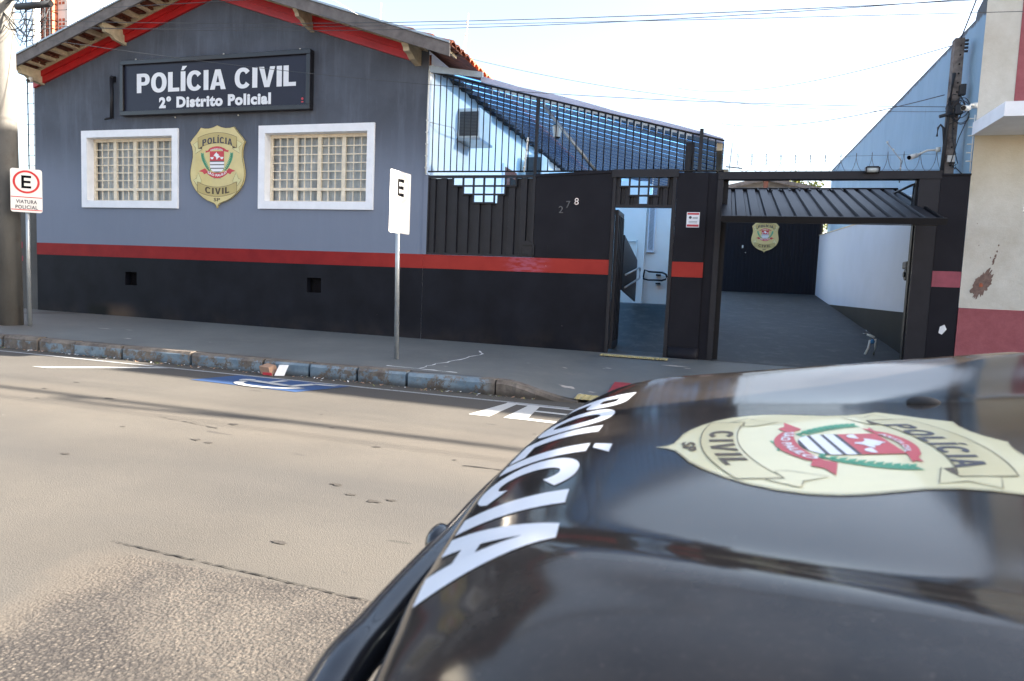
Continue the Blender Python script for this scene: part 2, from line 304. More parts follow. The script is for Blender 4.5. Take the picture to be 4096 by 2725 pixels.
# ------------------------------------------------------------------ builders
def tag(o, label=None, cat=None, group=None, kind=None):
    if label: o['label'] = label
    if cat: o['category'] = cat
    if group: o['group'] = group
    if kind: o['kind'] = kind
    return o
def thing(name, loc, label, cat, group=None):
    o = bpy.data.objects.new(name, None); COL.objects.link(o); o.location = loc; o.empty_display_size = .1
    return tag(o, label, cat, group)
def wloc(o):
    v = Vector(o.location)
    while o.parent: o = o.parent; v += Vector(o.location)
    return v
def ob(name, bm, mats, parent=None, smooth=False, loc=None):
    """bmesh in world coordinates -> one mesh object"""
    off = wloc(parent) if parent else Vector((0, 0, 0))
    own = Vector(loc) if loc is not None else Vector((0, 0, 0))
    if loc is not None and not parent: off = own
    bmesh.ops.translate(bm, vec=-off, verts=bm.verts)
    me = bpy.data.meshes.new(name); bm.normal_update(); bm.to_mesh(me); bm.free()
    for mm in (mats if isinstance(mats, (list, tuple)) else [mats]): me.materials.append(M[mm])
    if smooth:
        for p in me.polygons: p.use_smooth = True
    o = bpy.data.objects.new(name, me); COL.objects.link(o)
    if parent: o.parent = parent
    elif loc is not None: o.location = own
    return o
def nb(): return bmesh.new()
def box(bm, x0, x1, y0, y1, z0, z1, bev=0, mi=0):
    g = bmesh.ops.create_cube(bm, size=1)['verts']
    for v in g: v.co = Vector(((x0+x1)/2+v.co.x*(x1-x0), (y0+y1)/2+v.co.y*(y1-y0), (z0+z1)/2+v.co.z*(z1-z0)))
    fs = set(f for v in g for f in v.link_faces)
    for f in fs: f.material_index = mi
    if bev: bmesh.ops.bevel(bm, geom=list(set(e for v in g for e in v.link_edges)), offset=bev, segments=2, affect='EDGES', profile=.5)
    return g
def quad(bm, pts, mi=0):
    f = bm.faces.new([bm.verts.new(p) for p in pts]); f.material_index = mi; return f
def prism(bm, pts, d, mi=0):
    """extrude polygon (3D pts) by vector d"""
    a = [bm.verts.new(p) for p in pts]; b = [bm.verts.new(Vector(p)+Vector(d)) for p in pts]; n = len(a)
    fs = [bm.faces.new(a), bm.faces.new(b[::-1])]
    for i in range(n): fs.append(bm.faces.new((a[i], b[i], b[(i+1) % n], a[(i+1) % n])))
    for f in fs: f.material_index = mi
    bmesh.ops.recalc_face_normals(bm, faces=fs)
    return fs
def tube(bm, pts, r, n=8, r1=None, cap=True, mi=0):
    pts = [Vector(p) for p in pts]; rings = []; up = Vector((0, 0, 1)); k = len(pts)
    for i, p in enumerate(pts):
        t = (pts[min(i+1, k-1)]-pts[max(i-1, 0)]).normalized()
        a = t.cross(up)
        if a.length < .05: a = t.cross(Vector((1, 0, 0)))
        a.normalize(); b = t.cross(a).normalized()
        rr = r if r1 is None else r+(r1-r)*i/(k-1)
        rings.append([bm.verts.new(p+rr*(math.cos(2*math.pi*j/n)*a+math.sin(2*math.pi*j/n)*b)) for j in range(n)])
    for A, B in zip(rings, rings[1:]):
        for j in range(n):
            f = bm.faces.new((A[j], A[(j+1) % n], B[(j+1) % n], B[j])); f.smooth = True; f.material_index = mi
    if cap: bm.faces.new(rings[0][::-1]).material_index = mi; bm.faces.new(rings[-1]).material_index = mi
def ball(bm, c, r, sx=1, sy=1, sz=1, seg=12):
    g = bmesh.ops.create_uvsphere(bm, u_segments=seg, v_segments=seg//2+2, radius=r)['verts']
    for v in g: v.co = Vector((c[0]+v.co.x*sx, c[1]+v.co.y*sy, c[2]+v.co.z*sz))
    for v in g:
        for f in v.link_faces: f.smooth = True
def wall_grid(bm, x0, x1, z0, z1, y, t, holes):
    """front wall in the XZ plane at y, thickness t, with rectangular openings and reveals"""
    xs = sorted({x0, x1, *[h[0] for h in holes], *[h[1] for h in holes]}); zs = sorted({z0, z1, *[h[2] for h in holes], *[h[3] for h in holes]})
    for a, b in zip(xs, xs[1:]):
        for c_, d in zip(zs, zs[1:]):
            if any(h[0] <= a and b <= h[1] and h[2] <= c_ and d <= h[3] for h in holes): continue
            quad(bm, [(a, y, c_), (b, y, c_), (b, y, d), (a, y, d)])
    for h in holes:
        a, b, c_, d = h
        quad(bm, [(a, y, c_), (a, y, d), (a, y+t, d), (a, y+t, c_)]); quad(bm, [(b, y, c_), (b, y+t, c_), (b, y+t, d), (b, y, d)])
        quad(bm, [(a, y, d), (b, y, d), (b, y+t, d), (a, y+t, d)]); quad(bm, [(a, y, c_), (a, y+t, c_), (b, y+t, c_), (b, y, c_)])
def text_bm(s, W, H, bold=.02, spacing=1.0):
    """text as flat bmesh in local xy, bounding box centred on 0 and scaled to W x H"""
    cu = bpy.data.curves.new('t', 'FONT'); cu.body = s; cu.offset = bold; cu.space_character = spacing; cu.resolution_u = 5
    o = bpy.data.objects.new('t', cu); COL.objects.link(o)
    dg = bpy.context.evaluated_depsgraph_get(); me = bpy.data.meshes.new_from_object(o.evaluated_get(dg))
    bpy.data.objects.remove(o); bpy.data.curves.remove(cu)
    bm = bmesh.new(); bm.from_mesh(me); bpy.data.meshes.remove(me)
    xs = [v.co.x for v in bm.verts]; ys = [v.co.y for v in bm.verts]
    cx, cy = (min(xs)+max(xs))/2, (min(ys)+max(ys))/2; sx, sy = W/(max(xs)-min(xs)), H/(max(ys)-min(ys))
    for v in bm.verts: v.co = Vector(((v.co.x-cx)*sx, (v.co.y-cy)*sy, 0))
    return bm
def glyph(ch):
    """heavy grotesque capitals, cap height 1: returns (width, list of polygons)"""
    w_ = .25
    def ell(cx, cy, rx, ry, a0, a1, n): return [(cx+rx*math.copysign(abs(math.cos(a))**.9, math.cos(a)), cy+ry*math.copysign(abs(math.sin(a))**.9, math.sin(a))) for a in [R(a0+(a1-a0)*i/n) for i in range(n+1)]]
    def ring(o_, i_): return [[o_[k], o_[k+1], i_[k+1], i_[k]] for k in range(len(o_)-1)]
    if ch == 'O': return .84, ring(ell(.42, .5, .42, .515, 0, 360, 36), ell(.42, .5, .175, .32, 0, 360, 36))
    if ch == 'C': return .80, ring(ell(.41, .5, .41, .515, 38, 322, 30), ell(.41, .5, .17, .32, 32, 328, 30))
    if ch == 'P':
        o_ = [(w_, 1), (.40, 1)]+ell(.41, .69, .30, .31, 90, -90, 14)+[(.40, .38), (w_, .38)]
        i_ = [(w_, .82), (.38, .82)]+ell(.38, .69, .09, .13, 90, -90, 14)+[(.38, .56), (w_, .56)]
        return .71, [[(0, 0), (w_, 0), (w_, 1), (0, 1)]]+ring(o_, i_)
    if ch == 'L': return .60, [[(0, 0), (w_, 0), (w_, 1), (0, 1)], [(w_, 0), (.60, 0), (.60, .19), (w_, .19)]]
    if ch == 'I': return w_, [[(0, 0), (w_, 0), (w_, 1), (0, 1)]]
    if ch == 'Í': return w_, [[(0, 0), (w_, 0), (w_, 1), (0, 1)], [(.03, 1.06), (.16, 1.06), (.34, 1.27), (.09, 1.27)]]
    if ch == 'A':
        L_ = [(0, 0), (.25, 0), (.405, .72), (.405, 1), (.27, 1)]
        return .81, [L_, [(.81-x, y) for x, y in L_[::-1]], [(.25+.215*.19, .19), (.56-.215*.19, .19), (.56-.215*.36, .36), (.25+.215*.36, .36)]]
    if ch == 'V':
        L_ = [(0, 1), (.25, 1), (.395, .30), (.395, 0), (.27, 0)]
        return .79, [L_, [(.79-x, y) for x, y in L_[::-1]]]
    return .30, []
def caps_bm(s_, W, H, gap=.075, xs=None):
    """heavy capitals centred on 0; H is the cap height"""
    bm = bmesh.new(); x = 0; P_ = []
    for ch in s_:
        wd, polys = glyph(ch)
        for P in polys: P_.append([(x+px, py) for px, py in P])
        x += wd+gap
    x -= gap; k = W/x
    for P in P_: bm.faces.new([bm.verts.new(((px*k-W/2), (py-.5)*H, 0)) for px, py in P])
    bmesh.ops.remove_doubles(bm, verts=bm.verts, dist=H*.0005)
    bmesh.ops.triangulate(bm, faces=bm.faces[:]); return bm
def text_wall(s, cx, cz, W, H, y, name, mat, parent, depth=.01, bold=.02, arc=None, sp=1.0, caps=False):
    bm = caps_bm(s, W, H) if caps else text_bm(s, W, H, bold, sp)
    for v in bm.verts:
        v.co = Vector((cx+v.co.x, y, cz+v.co.y))
    if depth:
        r = bmesh.ops.extrude_face_region(bm, geom=bm.faces[:]); vs = [g for g in r['geom'] if isinstance(g, bmesh.types.BMVert)]
        bmesh.ops.translate(bm, vec=(0, -depth, 0), verts=vs)
    return ob(name, bm, mat, parent)
SL = -0.0075
def zr(x): return SL*(x+1.5)            # gentle fall of the street to the right

# ------------------------------------------------------------------ road, pavement, kerb
def sheet(bm, xs, ys, fz):
    g = [[bm.verts.new((x, y, fz(x, y))) for x in xs] for y in ys]
    for i in range(len(ys)-1):
        for j in range(len(xs)-1): bm.faces.new((g[i][j], g[i][j+1], g[i+1][j+1], g[i+1][j]))
bm = nb(); xs = [-400, -60, -30, -12, -2, 4, 15, 40, 400]
sheet(bm, xs, [-400, -60, -12, -3.0], lambda x, y: zr(max(-60, min(60, x)))); tag(ob('road', bm, 'asphalt'), kind='structure')
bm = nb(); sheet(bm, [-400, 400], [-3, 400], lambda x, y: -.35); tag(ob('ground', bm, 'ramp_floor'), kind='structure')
def drop(x):                              # kerb height along the street (dropped kerb in front of the garage)
    t = max(0, min(1, (x+2.15)/.85)); t = t*t*(3-2*t); return .165*(1-t)+.012*t
bm = nb(); xs = [-60, -30, -20, -14]+[-13+.5*i for i in range(21)]+[-2.8+.1*i for i in range(20)]+[-.6, 0, 1, 2, 3, 4, 8, 20, 60]
ys = [-2.97, -2.7, -2.3, -1.6, -.8, -.3, .0, .4]
sheet(bm, xs, ys, lambda x, y: zr(x)+(drop(x)+(.25-drop(x))*min(1, (y+3.1)/(3.1 if x < -1.5 else 2.8)))); tag(ob('sidewalk', bm, 'sidewalk', smooth=True), kind='structure')
bm = nb(); xk = -26.0; kr = random.Random(3)
while xk < -1.3:
    L = kr.choice((.62, .78, .95, 1.05)) if xk < -2.9 else .22
    x1 = min(xk+L, -1.25); j = kr.uniform(-.012, .012); hz = kr.uniform(-.008, .006)
    n = max(2, int((x1-xk)/.11)); gp = .018 if xk < -2.4 else 0
    A = []
    for i in range(n+1):
        x = xk+gp+(x1-xk-2*gp)*i/n; h = drop(x)+zr(x)+hz*(x < -2.4); w_ = kr.uniform(-.008, .008)
        A.append([bm.verts.new(p) for p in ((x, -3.10+j+w_, zr(x)-.05), (x, -3.10+j+w_, h-.035), (x, -3.07+j+w_, h+.004), (x, -2.95, h+.006), (x, -2.95, zr(x)-.05))])
    for p, q in zip(A, A[1:]):
        for k in range(4): bm.faces.new((p[k], q[k], q[k+1], p[k+1]))
    bm.faces.new(A[0]); bm.faces.new(A[-1][::-1])
    xk = x1
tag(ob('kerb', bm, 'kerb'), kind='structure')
# pavement cracks (worn pale line) and road seams
def ribbon(bm, pts, w_, fz, jit=.0, rnd=None):
    P = [Vector((p[0], p[1], 0)) for p in pts]; prev = None
    for i, p in enumerate(P):
        t = (P[min(i+1, len(P)-1)]-P[max(i-1, 0)]).normalized(); nrm = Vector((-t.y, t.x, 0))
        ww = w_*(1+(rnd.uniform(-jit, jit) if rnd else 0))
        a = p+nrm*ww/2; b = p-nrm*ww/2
        va = bm.verts.new((a.x, a.y, fz(a.x, a.y))); vb = bm.verts.new((b.x, b.y, fz(b.x, b.y)))
        if prev: bm.faces.new((prev[0], va, vb, prev[1]))
        prev = (va, vb)
def zs_(x, y): return zr(x)+(drop(x)+(.25-drop(x))*min(1, (y+3.1)/(3.1 if x < -1.5 else 2.8)))+.004
rr = random.Random(5)
def wiggle(a, b, n, amp):
    a, b = Vector(a), Vector(b); return [(a.lerp(b, i/n).x+rr.uniform(-amp, amp), a.lerp(b, i/n).y+rr.uniform(-amp, amp)) for i in range(n+1)]
bm = nb(); ribbon(bm, wiggle((-3.2, -2.82), (-3.18, -2.35), 6, .02)+wiggle((-3.1, -2.2), (-3.0, -1.35), 8, .02)+wiggle((-2.98, -1.2), (-3.15, -.9), 4, .015), .022, zs_, .7, rr)
ribbon(bm, wiggle((-3.62, -2.80), (-2.72, -2.86), 12, .01), .02, zs_, .8, rr)
s_ = ob('pavement_crack', bm, 'paper'); tag(s_, 'pale mortar crack wandering across the pavement beside the tall post', 'crack'); s_['kind'] = 'structure'
bm = nb(); ribbon(bm, wiggle((-2.45, -7.70), (-1.12, -7.78), 60, .005), .0055, lambda x, y: zr(x)+.004, .95, rr)
ribbon(bm, wiggle((-1.12, -7.78), (-1.0, -9.2), 60, .005), .006, lambda x, y: zr(x)+.004, .95, rr)
ribbon(bm, wiggle((-4.2, -5.6), (-3.55, -5.72), 20, .006), .008, lambda x, y: zr(x)+.004, .95, rr); ribbon(bm, wiggle((-1.5, -5.86), (-.7, -5.83), 20, .006), .009, lambda x, y: zr(x)+.004, .95, rr)
tag(ob('road_seam', bm, 'hole'), kind='structure')
bm = nb(); rq = random.Random(77)
for (cx, cy) in [(-1.85, -6.7), (-2.02, -6.57), (-1.69, -6.75), (-5.63, -5.49), (-5.99, -5.12), (-4.16, -6.0), (-3.43, -6.08), (-3.3, -6.11), (-2.82, -5.29), (-2.23, -5.68), (-5.14, -5.21), (-3.85, -6.73), (-1.32, -4.72), (-3.17, -4.89), (-1.6, -5.76), (-1.8, -7.43)]+[(rq.uniform(-8, 0), rq.uniform(-8, -4)) for _ in range(4)]:
    r0 = rq.uniform(.010, .030)*(1.5 if cx == -1.85 else 1); n = 12; P = []
    for i in range(n):
        a = 2*math.pi*i/n; k = 1+rq.uniform(-.45, .45); P.append((cx+r0*1.5*k*math.cos(a), cy+r0*.8*k*math.sin(a)))
    bm.faces.new([bm.verts.new((x, y, zr(x)+.0035)) for x, y in P])
tag(ob('road_stains', bm, 'stain'), kind='structure')
bm = nb(); rq = random.Random(31)
for (cx, cy, rx, ry) in ((-1.50, -2.55, .10, .05), (-1.32, -2.75, .03, .02), (-1.22, -2.62, .04, .02), (-.42, -.75, .16, .035), (-.28, -.85, .05, .02), (-1.75, -1.6, .035, .02), (-1.25, -1.25, .05, .02), (-1.3, -1.3, .02, .012), (-8.9, -1.75, .14, .02), (-8.5, -1.7, .08, .015), (-7.7, -2.5, .06, .025), (-3.0, -2.5, .03, .015), (-6.6, -2.2, .03, .012), (-2.2, -1.7, .025, .012)):
    n = 14; P = []
    for i in range(n):
        a = 2*math.pi*i/n; k = 1+rq.uniform(-.35, .35); P.append((cx+rx*k*math.cos(a), cy+ry*k*math.sin(a)))
    bm.faces.new([bm.verts.new((x, y, zs_(x, y)+.001)) for x, y in P])
tag(ob('pavement_chips', bm, 'chip'), kind='structure')
# road markings -----------------------------------------------------------
def mark(name, polys, mat, label, cat='road marking', dz=.004):
    bm = nb()
    for P in polys: bm.faces.new([bm.verts.new((x, y, zr(x)+dz)) for x, y in P])
    bmesh.ops.recalc_face_normals(bm, faces=bm.faces[:])
    for f in bm.faces:
        if f.normal.z < 0: f.normal_flip()
    return tag(ob(name, bm, mat), label, cat)
mark('parking_line', [[(-14, -3.33), (-1.3, -3.40), (-1.3, -3.46), (-14, -3.39)]], 'road_white_thin', 'long thin white line painted along the foot of the kerb')
mark('bay_divider_line', [[(-7.35, -4.17), (-7.12, -4.17), (-6.1, -3.41), (-6.25, -3.41)]], 'road_white', 'short slanting white line marking the left end of the parking bay')
mark('hatched_marking', [[(-2.07, -4.23), (-1.87, -4.23), (-1.82, -3.52), (-1.93, -3.52)], [(-1.74, -4.22), (-1.53, -4.22), (-1.58, -3.52), (-1.70, -3.52)],
     [(-1.53, -4.22), (-1.53, -4.13), (-.2, -4.20), (-.2, -4.30)], [(-1.56, -3.80), (-1.56, -3.73), (-.2, -3.78), (-.2, -3.85)], [(-1.93, -3.52), (-1.93, -3.46), (-.2, -3.50), (-.2, -3.56)]],
     'road_white', 'white hatched bars painted on the road beside the car bonnet')
s_ = mark('disabled_bay_symbol', [[(-5.34, -3.98), (-3.99, -4.05), (-3.72, -3.43), (-5.15, -3.43)]], 'road_blue', 'blue painted patch with a white wheelchair symbol on the asphalt')
def w2(u, v): # symbol coordinates on the blue patch
    return (-4.98+u*1.02, -4.02+v*.56)
def pw(P): return [w2(u+.18*v, v) for u, v in P]
bm = nb()
def addp(P):
    bm.faces.new([bm.verts.new((x, y, zr(x)+.009)) for x, y in pw(P)])
hd = [(.02+.07*math.cos(a), .60+.14*math.sin(a)) for a in [i*math.pi/6 for i in range(12)]]; addp(hd)
addp([(.10, .50), (.66, .34), (.66, .48), (.10, .66)]); addp([(.28, .60), (.36, .58), (.36, .92), (.28, .92)]) ; addp([(.60, .34), (.72, .34), (.78, .86), (.66, .86)]); addp([(.70, .76), (.96, .82), (.96, .94), (.70, .90)])
ar = [(.46+.42*math.cos(a), .40+.42*math.sin(a)) for a in [math.pi*(.98+i*.075) for i in range(14)]]
for (a, b) in zip(ar, ar[1:]):
    ia = (.46+(a[0]-.46)*.76, .40+(a[1]-.40)*.70); ib = (.46+(b[0]-.46)*.76, .40+(b[1]-.40)*.70); addp([a, b, ib, ia])
ob('wheelchair_symbol', bm, 'road_white', s_)
def tactile(name, x0, x1, y0, y1, mat, label, bars=True):
    bm = nb()
    g = [(x0, y0), (x1, y0), (x1, y1), (x0, y1)]
    bm.faces.new([bm.verts.new((x, y, zs_(x, y)+.010)) for x, y in g])
    n = max(2, int((x1-x0)/.055))
    for i in range(n):
        xx = x0+(x1-x0)*(i+.5)/n
        if bars: 
            z = zs_(xx, (y0+y1)/2)+.011; box(bm, xx-.014, xx+.014, y0+.02, y1-.02, z-.012, z+.006)
        else:
            for j in range(5):
                yy = y0+(y1-y0)*(j+.5)/5; z = zs_(xx, yy)+.01; box(bm, xx-.012, xx+.012, yy-.012, yy+.012, z-.006, z+.006)
    return tag(ob(name, bm, mat), label, 'tactile tile')
tactile('tactile_strip', -1.50, -.56, -.46, -.28, 'yellow_tactile', 'narrow yellow tactile strip at the threshold of the pedestrian gate')
tactile('tactile_tile', -1.05, -.86, -2.76, -2.05, 'red_tactile', 'ribbed red tactile tiles on the pavement above the car bonnet')
tactile('tactile_tile', -1.34, -.7, -3.02, -2.8, 'yellow_tactile', 'pale yellow dotted tactile tile at the road edge by the dropped kerb', False)

# ------------------------------------------------------------------ police station
PK, PZ, PS = -8.4, 6.12, .33
def rt(x): return PZ-PS*abs(x-PK)
st = thing('police_station', (-8.4, 0, .25), 'grey gabled police building with red trim, black base and tiled roof', 'building')
WX0, WX1 = -12.42, -4.44
W1 = (-11.28, -9.13, 2.28, 3.66); W2 = (-7.48, -5.33, 2.29, 3.66); B = .125
holes = [(w_[0]+B, w_[1]-B, w_[2]+B, w_[3]-B) for w_ in (W1, W2)]
zb = rt(WX1)-.06
bm = nb(); wall_grid(bm, WX0, WX1, 1.61, 4.55, 0, .22, holes)
quad(bm, [(WX0, 0, 4.55), (WX1, 0, 4.55), (WX1, 0, rt(WX1)-.06), (PK, 0, PZ-.06), (WX0, 0, rt(WX0)-.06)])
quad(bm, [(WX0, 0, .1), (WX0, 14, .1), (WX0, 14, 4.7), (WX0, 0, 4.7)]); quad(bm, [(WX0, 14, .1), (WX1, 14, .1), (WX1, 14, 4.7), (WX0, 14, 4.7)])
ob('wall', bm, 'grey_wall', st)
bm = nb(); quad(bm, [(WX1, 0, .1), (WX1, 14, .1), (WX1, 14, 4.72), (WX1, 0, 4.72)]); tag(ob('side_wall', bm, 'cyan_wall', st), 'pale cyan side wall')
VX = [(-10.32, -10.06, .89, 1.13), (-6.53, -6.26, .92, 1.165)]
bm = nb(); wall_grid(bm, WX0, WX1, .05, 1.39, 0, .14, VX); ob('plinth', bm, 'plinth', st)
bm = nb(); box(bm, WX0, WX1, -.004, .02, 1.39, 1.61); ob('trim_band', bm, 'red_band', st)
for v in VX:
    bm = nb(); box(bm, v[0], v[1], .13, .15, v[2], v[3]); o = ob('vent', bm, 'hole', st)
    bm = nb(); k = 7
    for i in range(-k, k*2):
        for sg in (1, -1):
            a = v[0]+(v[1]-v[0])*i/k; b = a+sg*(v[3]-v[2]); 
            p0 = Vector((a, .118, v[2])); p1 = Vector((b, .118, v[3]))
            # clip to opening
            t0, t1 = 0, 1; dx = p1.x-p0.x
            for lim, s1 in ((v[0], 1), (v[1], -1)):
                f = lambda t: s1*(p0.x+dx*t-lim)
                if f(0) < 0 and f(1) < 0: t1 = -1; break
                if f(0) < 0: t0 = max(t0, (lim-p0.x)/dx)
                elif f(1) < 0: t1 = min(t1, (lim-p0.x)/dx)
            if t1-t0 > .08: tube(bm, [p0.lerp(p1, t0), p0.lerp(p1, t1)], .0045, 4)
    ob('vent_grille', bm, 'black_wall', o)
def window(Wd, parent):
    x0, x1, z0, z1 = Wd
    bm = nb()
    for (a, b, c_, d) in ((x0, x1, z1-B, z1), (x0, x1, z0, z0+B), (x0, x0+B, z0+B, z1-B), (x1-B, x1, z0+B, z1-B)): box(bm, a, b, -.035, .0, c_, d)
    i0, i1, j0, j1 = x0+B, x1-B, z0+B, z1-B
    g = .002
    for P in ([(i0+g, -.034, j0), (i0+g, -.034, j1), (i0+g, .17, j1), (i0+g, .17, j0)], [(i1-g, -.034, j0), (i1-g, .17, j0), (i1-g, .17, j1), (i1-g, -.034, j1)],
              [(i0, -.034, j1-g), (i1, -.034, j1-g), (i1, .17, j1-g), (i0, .17, j1-g)], [(i0, -.034, j0+g), (i0, .17, j0+g), (i1, .17, j0+g), (i1, -.034, j0+g)]): quad(bm, P)
    w_ = ob('window', bm, 'white_paint', parent)
    bm = nb(); f = .045; yf = .115
    box(bm, i0, i1, yf, yf+.05, j1-.055, j1-.003); box(bm, i0, i1, yf, yf+.05, j0+.003, j0+.03); box(bm, i0+.003, i0+f, yf+.002, yf+.048, j0+.03, j1-.055); box(bm, i1-f, i1-.003, yf+.002, yf+.048, j0+.03, j1-.055)
    zt = j0+(j1-j0)*.175; nbay = 4; bw = (i1-i0-2*f)/nbay
    box(bm, i0+f, i1-f, yf-.004, yf+.046, zt, zt+.045)
    for k in range(1, nbay):
        xx = i0+f+bw*k; box(bm, xx-.034, xx+.034, yf-.002, yf+.044, j0+.03, zt); box(bm, xx-.034, xx+.034, yf-.002, yf+.044, zt+.045, j1-.055)
    ob('window_frame', bm, 'cream_paint', w_)
    bm = nb()
    for k in range(nbay):
        a = i0+f+bw*k+(.034 if k else 0); b = i0+f+bw*(k+1)-(.034 if k < nbay-1 else 0)
        for q in (1, 2): box(bm, a+(b-a)*q/3-.008, a+(b-a)*q/3+.008, yf+.012, yf+.028, j0+.03, j1-.055)
        zz0, zz1 = zt+.045, j1-.055
        for q in range(1, 6): z = zz0+(zz1-zz0)*q/6; box(bm, a, b, yf+.008, yf+.024, z-.009, z+.009)
    ob('window_grille', bm, 'cream_paint', w_)
    bm = nb(); quad(bm, [(i0, yf+.047, j0), (i1, yf+.047, j0), (i1, yf+.047, j1), (i0, yf+.047, j1)]); ob('pane', bm, 'glass', w_)
    bm = nb(); n = 90; r0 = random.Random(int(x0*10))
    prev = None; ph = 0
    for i in range(n+1):
        x = i0+(i1-i0)*i/n; ph += r0.uniform(.3, .9); y = .205+.022*math.sin(ph)+.009*math.sin(ph*2.7)
        cur = (bm.verts.new((x, y, j0-.1)), bm.verts.new((x, y, j1+.1)))
        if prev: bm.faces.new((prev[0], cur[0], cur[1], prev[1]))
        prev = cur
    ob('curtain', bm, 'curtain', w_, smooth=True)
    bm = nb(); box(bm, i0-.15, i1+.15, .24, 1.2, j0-.15, j1+.15); bmesh.ops.reverse_faces(bm, faces=bm.faces[:])
    for f_ in [f_ for f_ in bm.faces if abs(f_.calc_center_median().y-.24) < .01]: bm.faces.remove(f_)
    ob('recess', bm, 'room_dark', w_)
window(W1, st); window(W2, st)
# roof
def slope_pts(x0, x1, dz0, dz1):
    return [(x0, rt(x0)+dz0), (x1, rt(x1)+dz0), (x1, rt(x1)+dz1), (x0, rt(x0)+dz1)]
roof = nb(); XL, XR = -12.35, -3.86; YF = -.56
for (a, b) in ((XL, PK), (PK, XR)):
    P = [(a, YF+.04, rt(a)-.035), (b, YF+.04, rt(b)-.035), (b, 14.3, rt(b)-.035), (a, 14.3, rt(a)-.035)]; quad(roof, P)
    # clay tile courses on top, seen at the eave and from beside
    sgn = 1 if a == PK else -1; L = abs(b-a); nrow = 26
    for j in range(74):
        y0 = YF+.02+j*.2; 
        q0 = PK; q1 = XR if sgn > 0 else XL
        pts = []
        for k in range(6):
            an = math.pi*k/5; pts.append((y0+.1-.1*math.cos(an), .07*math.sin(an)))
        for (p, q) in zip(pts, pts[1:]):
            quad(roof, [(q0, p[0], rt(q0)-.03+p[1]), (q1, p[0], rt(q1)-.03+p[1]), (q1, q[0], rt(q1)-.03+q[1]), (q0, q[0], rt(q0)-.03+q[1])])
        if sgn > 0:
            for r_ in range(3):
                xx = XR-.32*r_; pp = [(xx-.02*0, p[0], rt(xx)-.03+p[1]+.03) for p in pts]+[(xx, p[0], rt(xx)-.03+p[1]+.004) for p in pts[::-1]]
                roof.faces.new([roof.verts.new(v) for v in pp])
                for (p, q) in zip(pts, pts[1:]): quad(roof, [(xx-.3, p[0], rt(xx-.3)-.028+p[1]), (xx, p[0], rt(xx)+p[1]), (xx, q[0], rt(xx)+q[1]), (xx-.3, q[0], rt(xx-.3)-.028+q[1])])
rf = ob('roof', roof, 'tile', st)
# verge fascia boards with a thin metal drip edge
for (a, b) in ((XL+.02, PK), (PK, XR-.02)):
    bm = nb(); P = slope_pts(a, b, -.19, -.012); prism(bm, [(x, YF, z) for x, z in P], (0, .035, 0)); o = ob('fascia', bm, 'fascia_wood', rf)
    bm = nb(); P = slope_pts(a, b, -.009, .02); prism(bm, [(x, YF-.02, z) for x, z in P], (0, .09, 0)); ob('drip_edge', bm, 'galv', rf)
# cream verge batten, red moulding on the wall
for (a, b) in ((WX0+.02, PK), (PK, WX1-.02)):
    bm = nb(); P = slope_pts(a, b, -.115, -.04); prism(bm, [(x, -.10, z) for x, z in P], (0, .1, 0)); ob('batten', bm, 'cream_wood', rf)
    b2 = b if b == PK else -4.62
    bm = nb(); P = slope_pts(a, b2, -.33, -.12); prism(bm, [(x, -.045, z) for x, z in P], (0, .045, 0))
    P = slope_pts(a, b2, -.215, -.12); prism(bm, [(x, -.075, z) for x, z in P], (0, .029, 0)); ob('red_moulding', bm, 'red_wood', rf)
# rafters from the wall to the fascia, tile rows seen from below
n = 32
for i in range(n):
    x = XL+.28+i*.27
    if x > XR-.1: break
    bm = nb()
    prism(bm, [(x-.024, YF+.036, rt(x-.024)-.105), (x+.024, YF+.036, rt(x+.024)-.105), (x+.024, YF+.036, rt(x+.024)-.037), (x-.024, YF+.036, rt(x-.024)-.037)], (0, -YF-.136, 0)); ob('rafter', bm, 'cream_wood', rf)
bm = nb()
for i in range(52):
    x = XL+.1+i*.163
    if x > XR-.05: break
    for q in range(3):
        y0 = YF+.05+q*.16; box(bm, x-.07, x+.07, y0, y0+.12, rt(x)-.062, rt(x)-.040+.006*(i % 2))
ob('tile_rows', bm, 'tile_dark', rf)
def corbel(x, ztop, h=.2, wdt=.07, parent=rf, L=.5):
    bm = nb(); P = [(-.0, ztop), (-L, ztop), (-L, ztop-.07), (-L+.05, ztop-.10), (-L+.07, ztop-.15), (-L+.18, ztop-.16), (-L+.27, ztop-.21), (0, ztop-.21-h*.15)]
    prism(bm, [(x-wdt/2, y, z) for y, z in P], (wdt, 0, 0)); return ob('bracket', bm, 'cream_wood', parent)
corbel(-10.30, rt(-10.30)-.13); corbel(-6.50, rt(-6.5)-.13); corbel(-4.62, rt(-4.62)-.13, wdt=.1); corbel(-12.22, rt(-12.22)-.10, wdt=.1)
bm = nb(); corb = None
prism(bm, [(-4.42, -.02, 4.40), (-4.42, -.02, 4.50), (-3.55, -.02, 4.36), (-3.55, -.02, 4.28)], (0, .03, 0)); ob('flashing', bm, 'galv', rf)

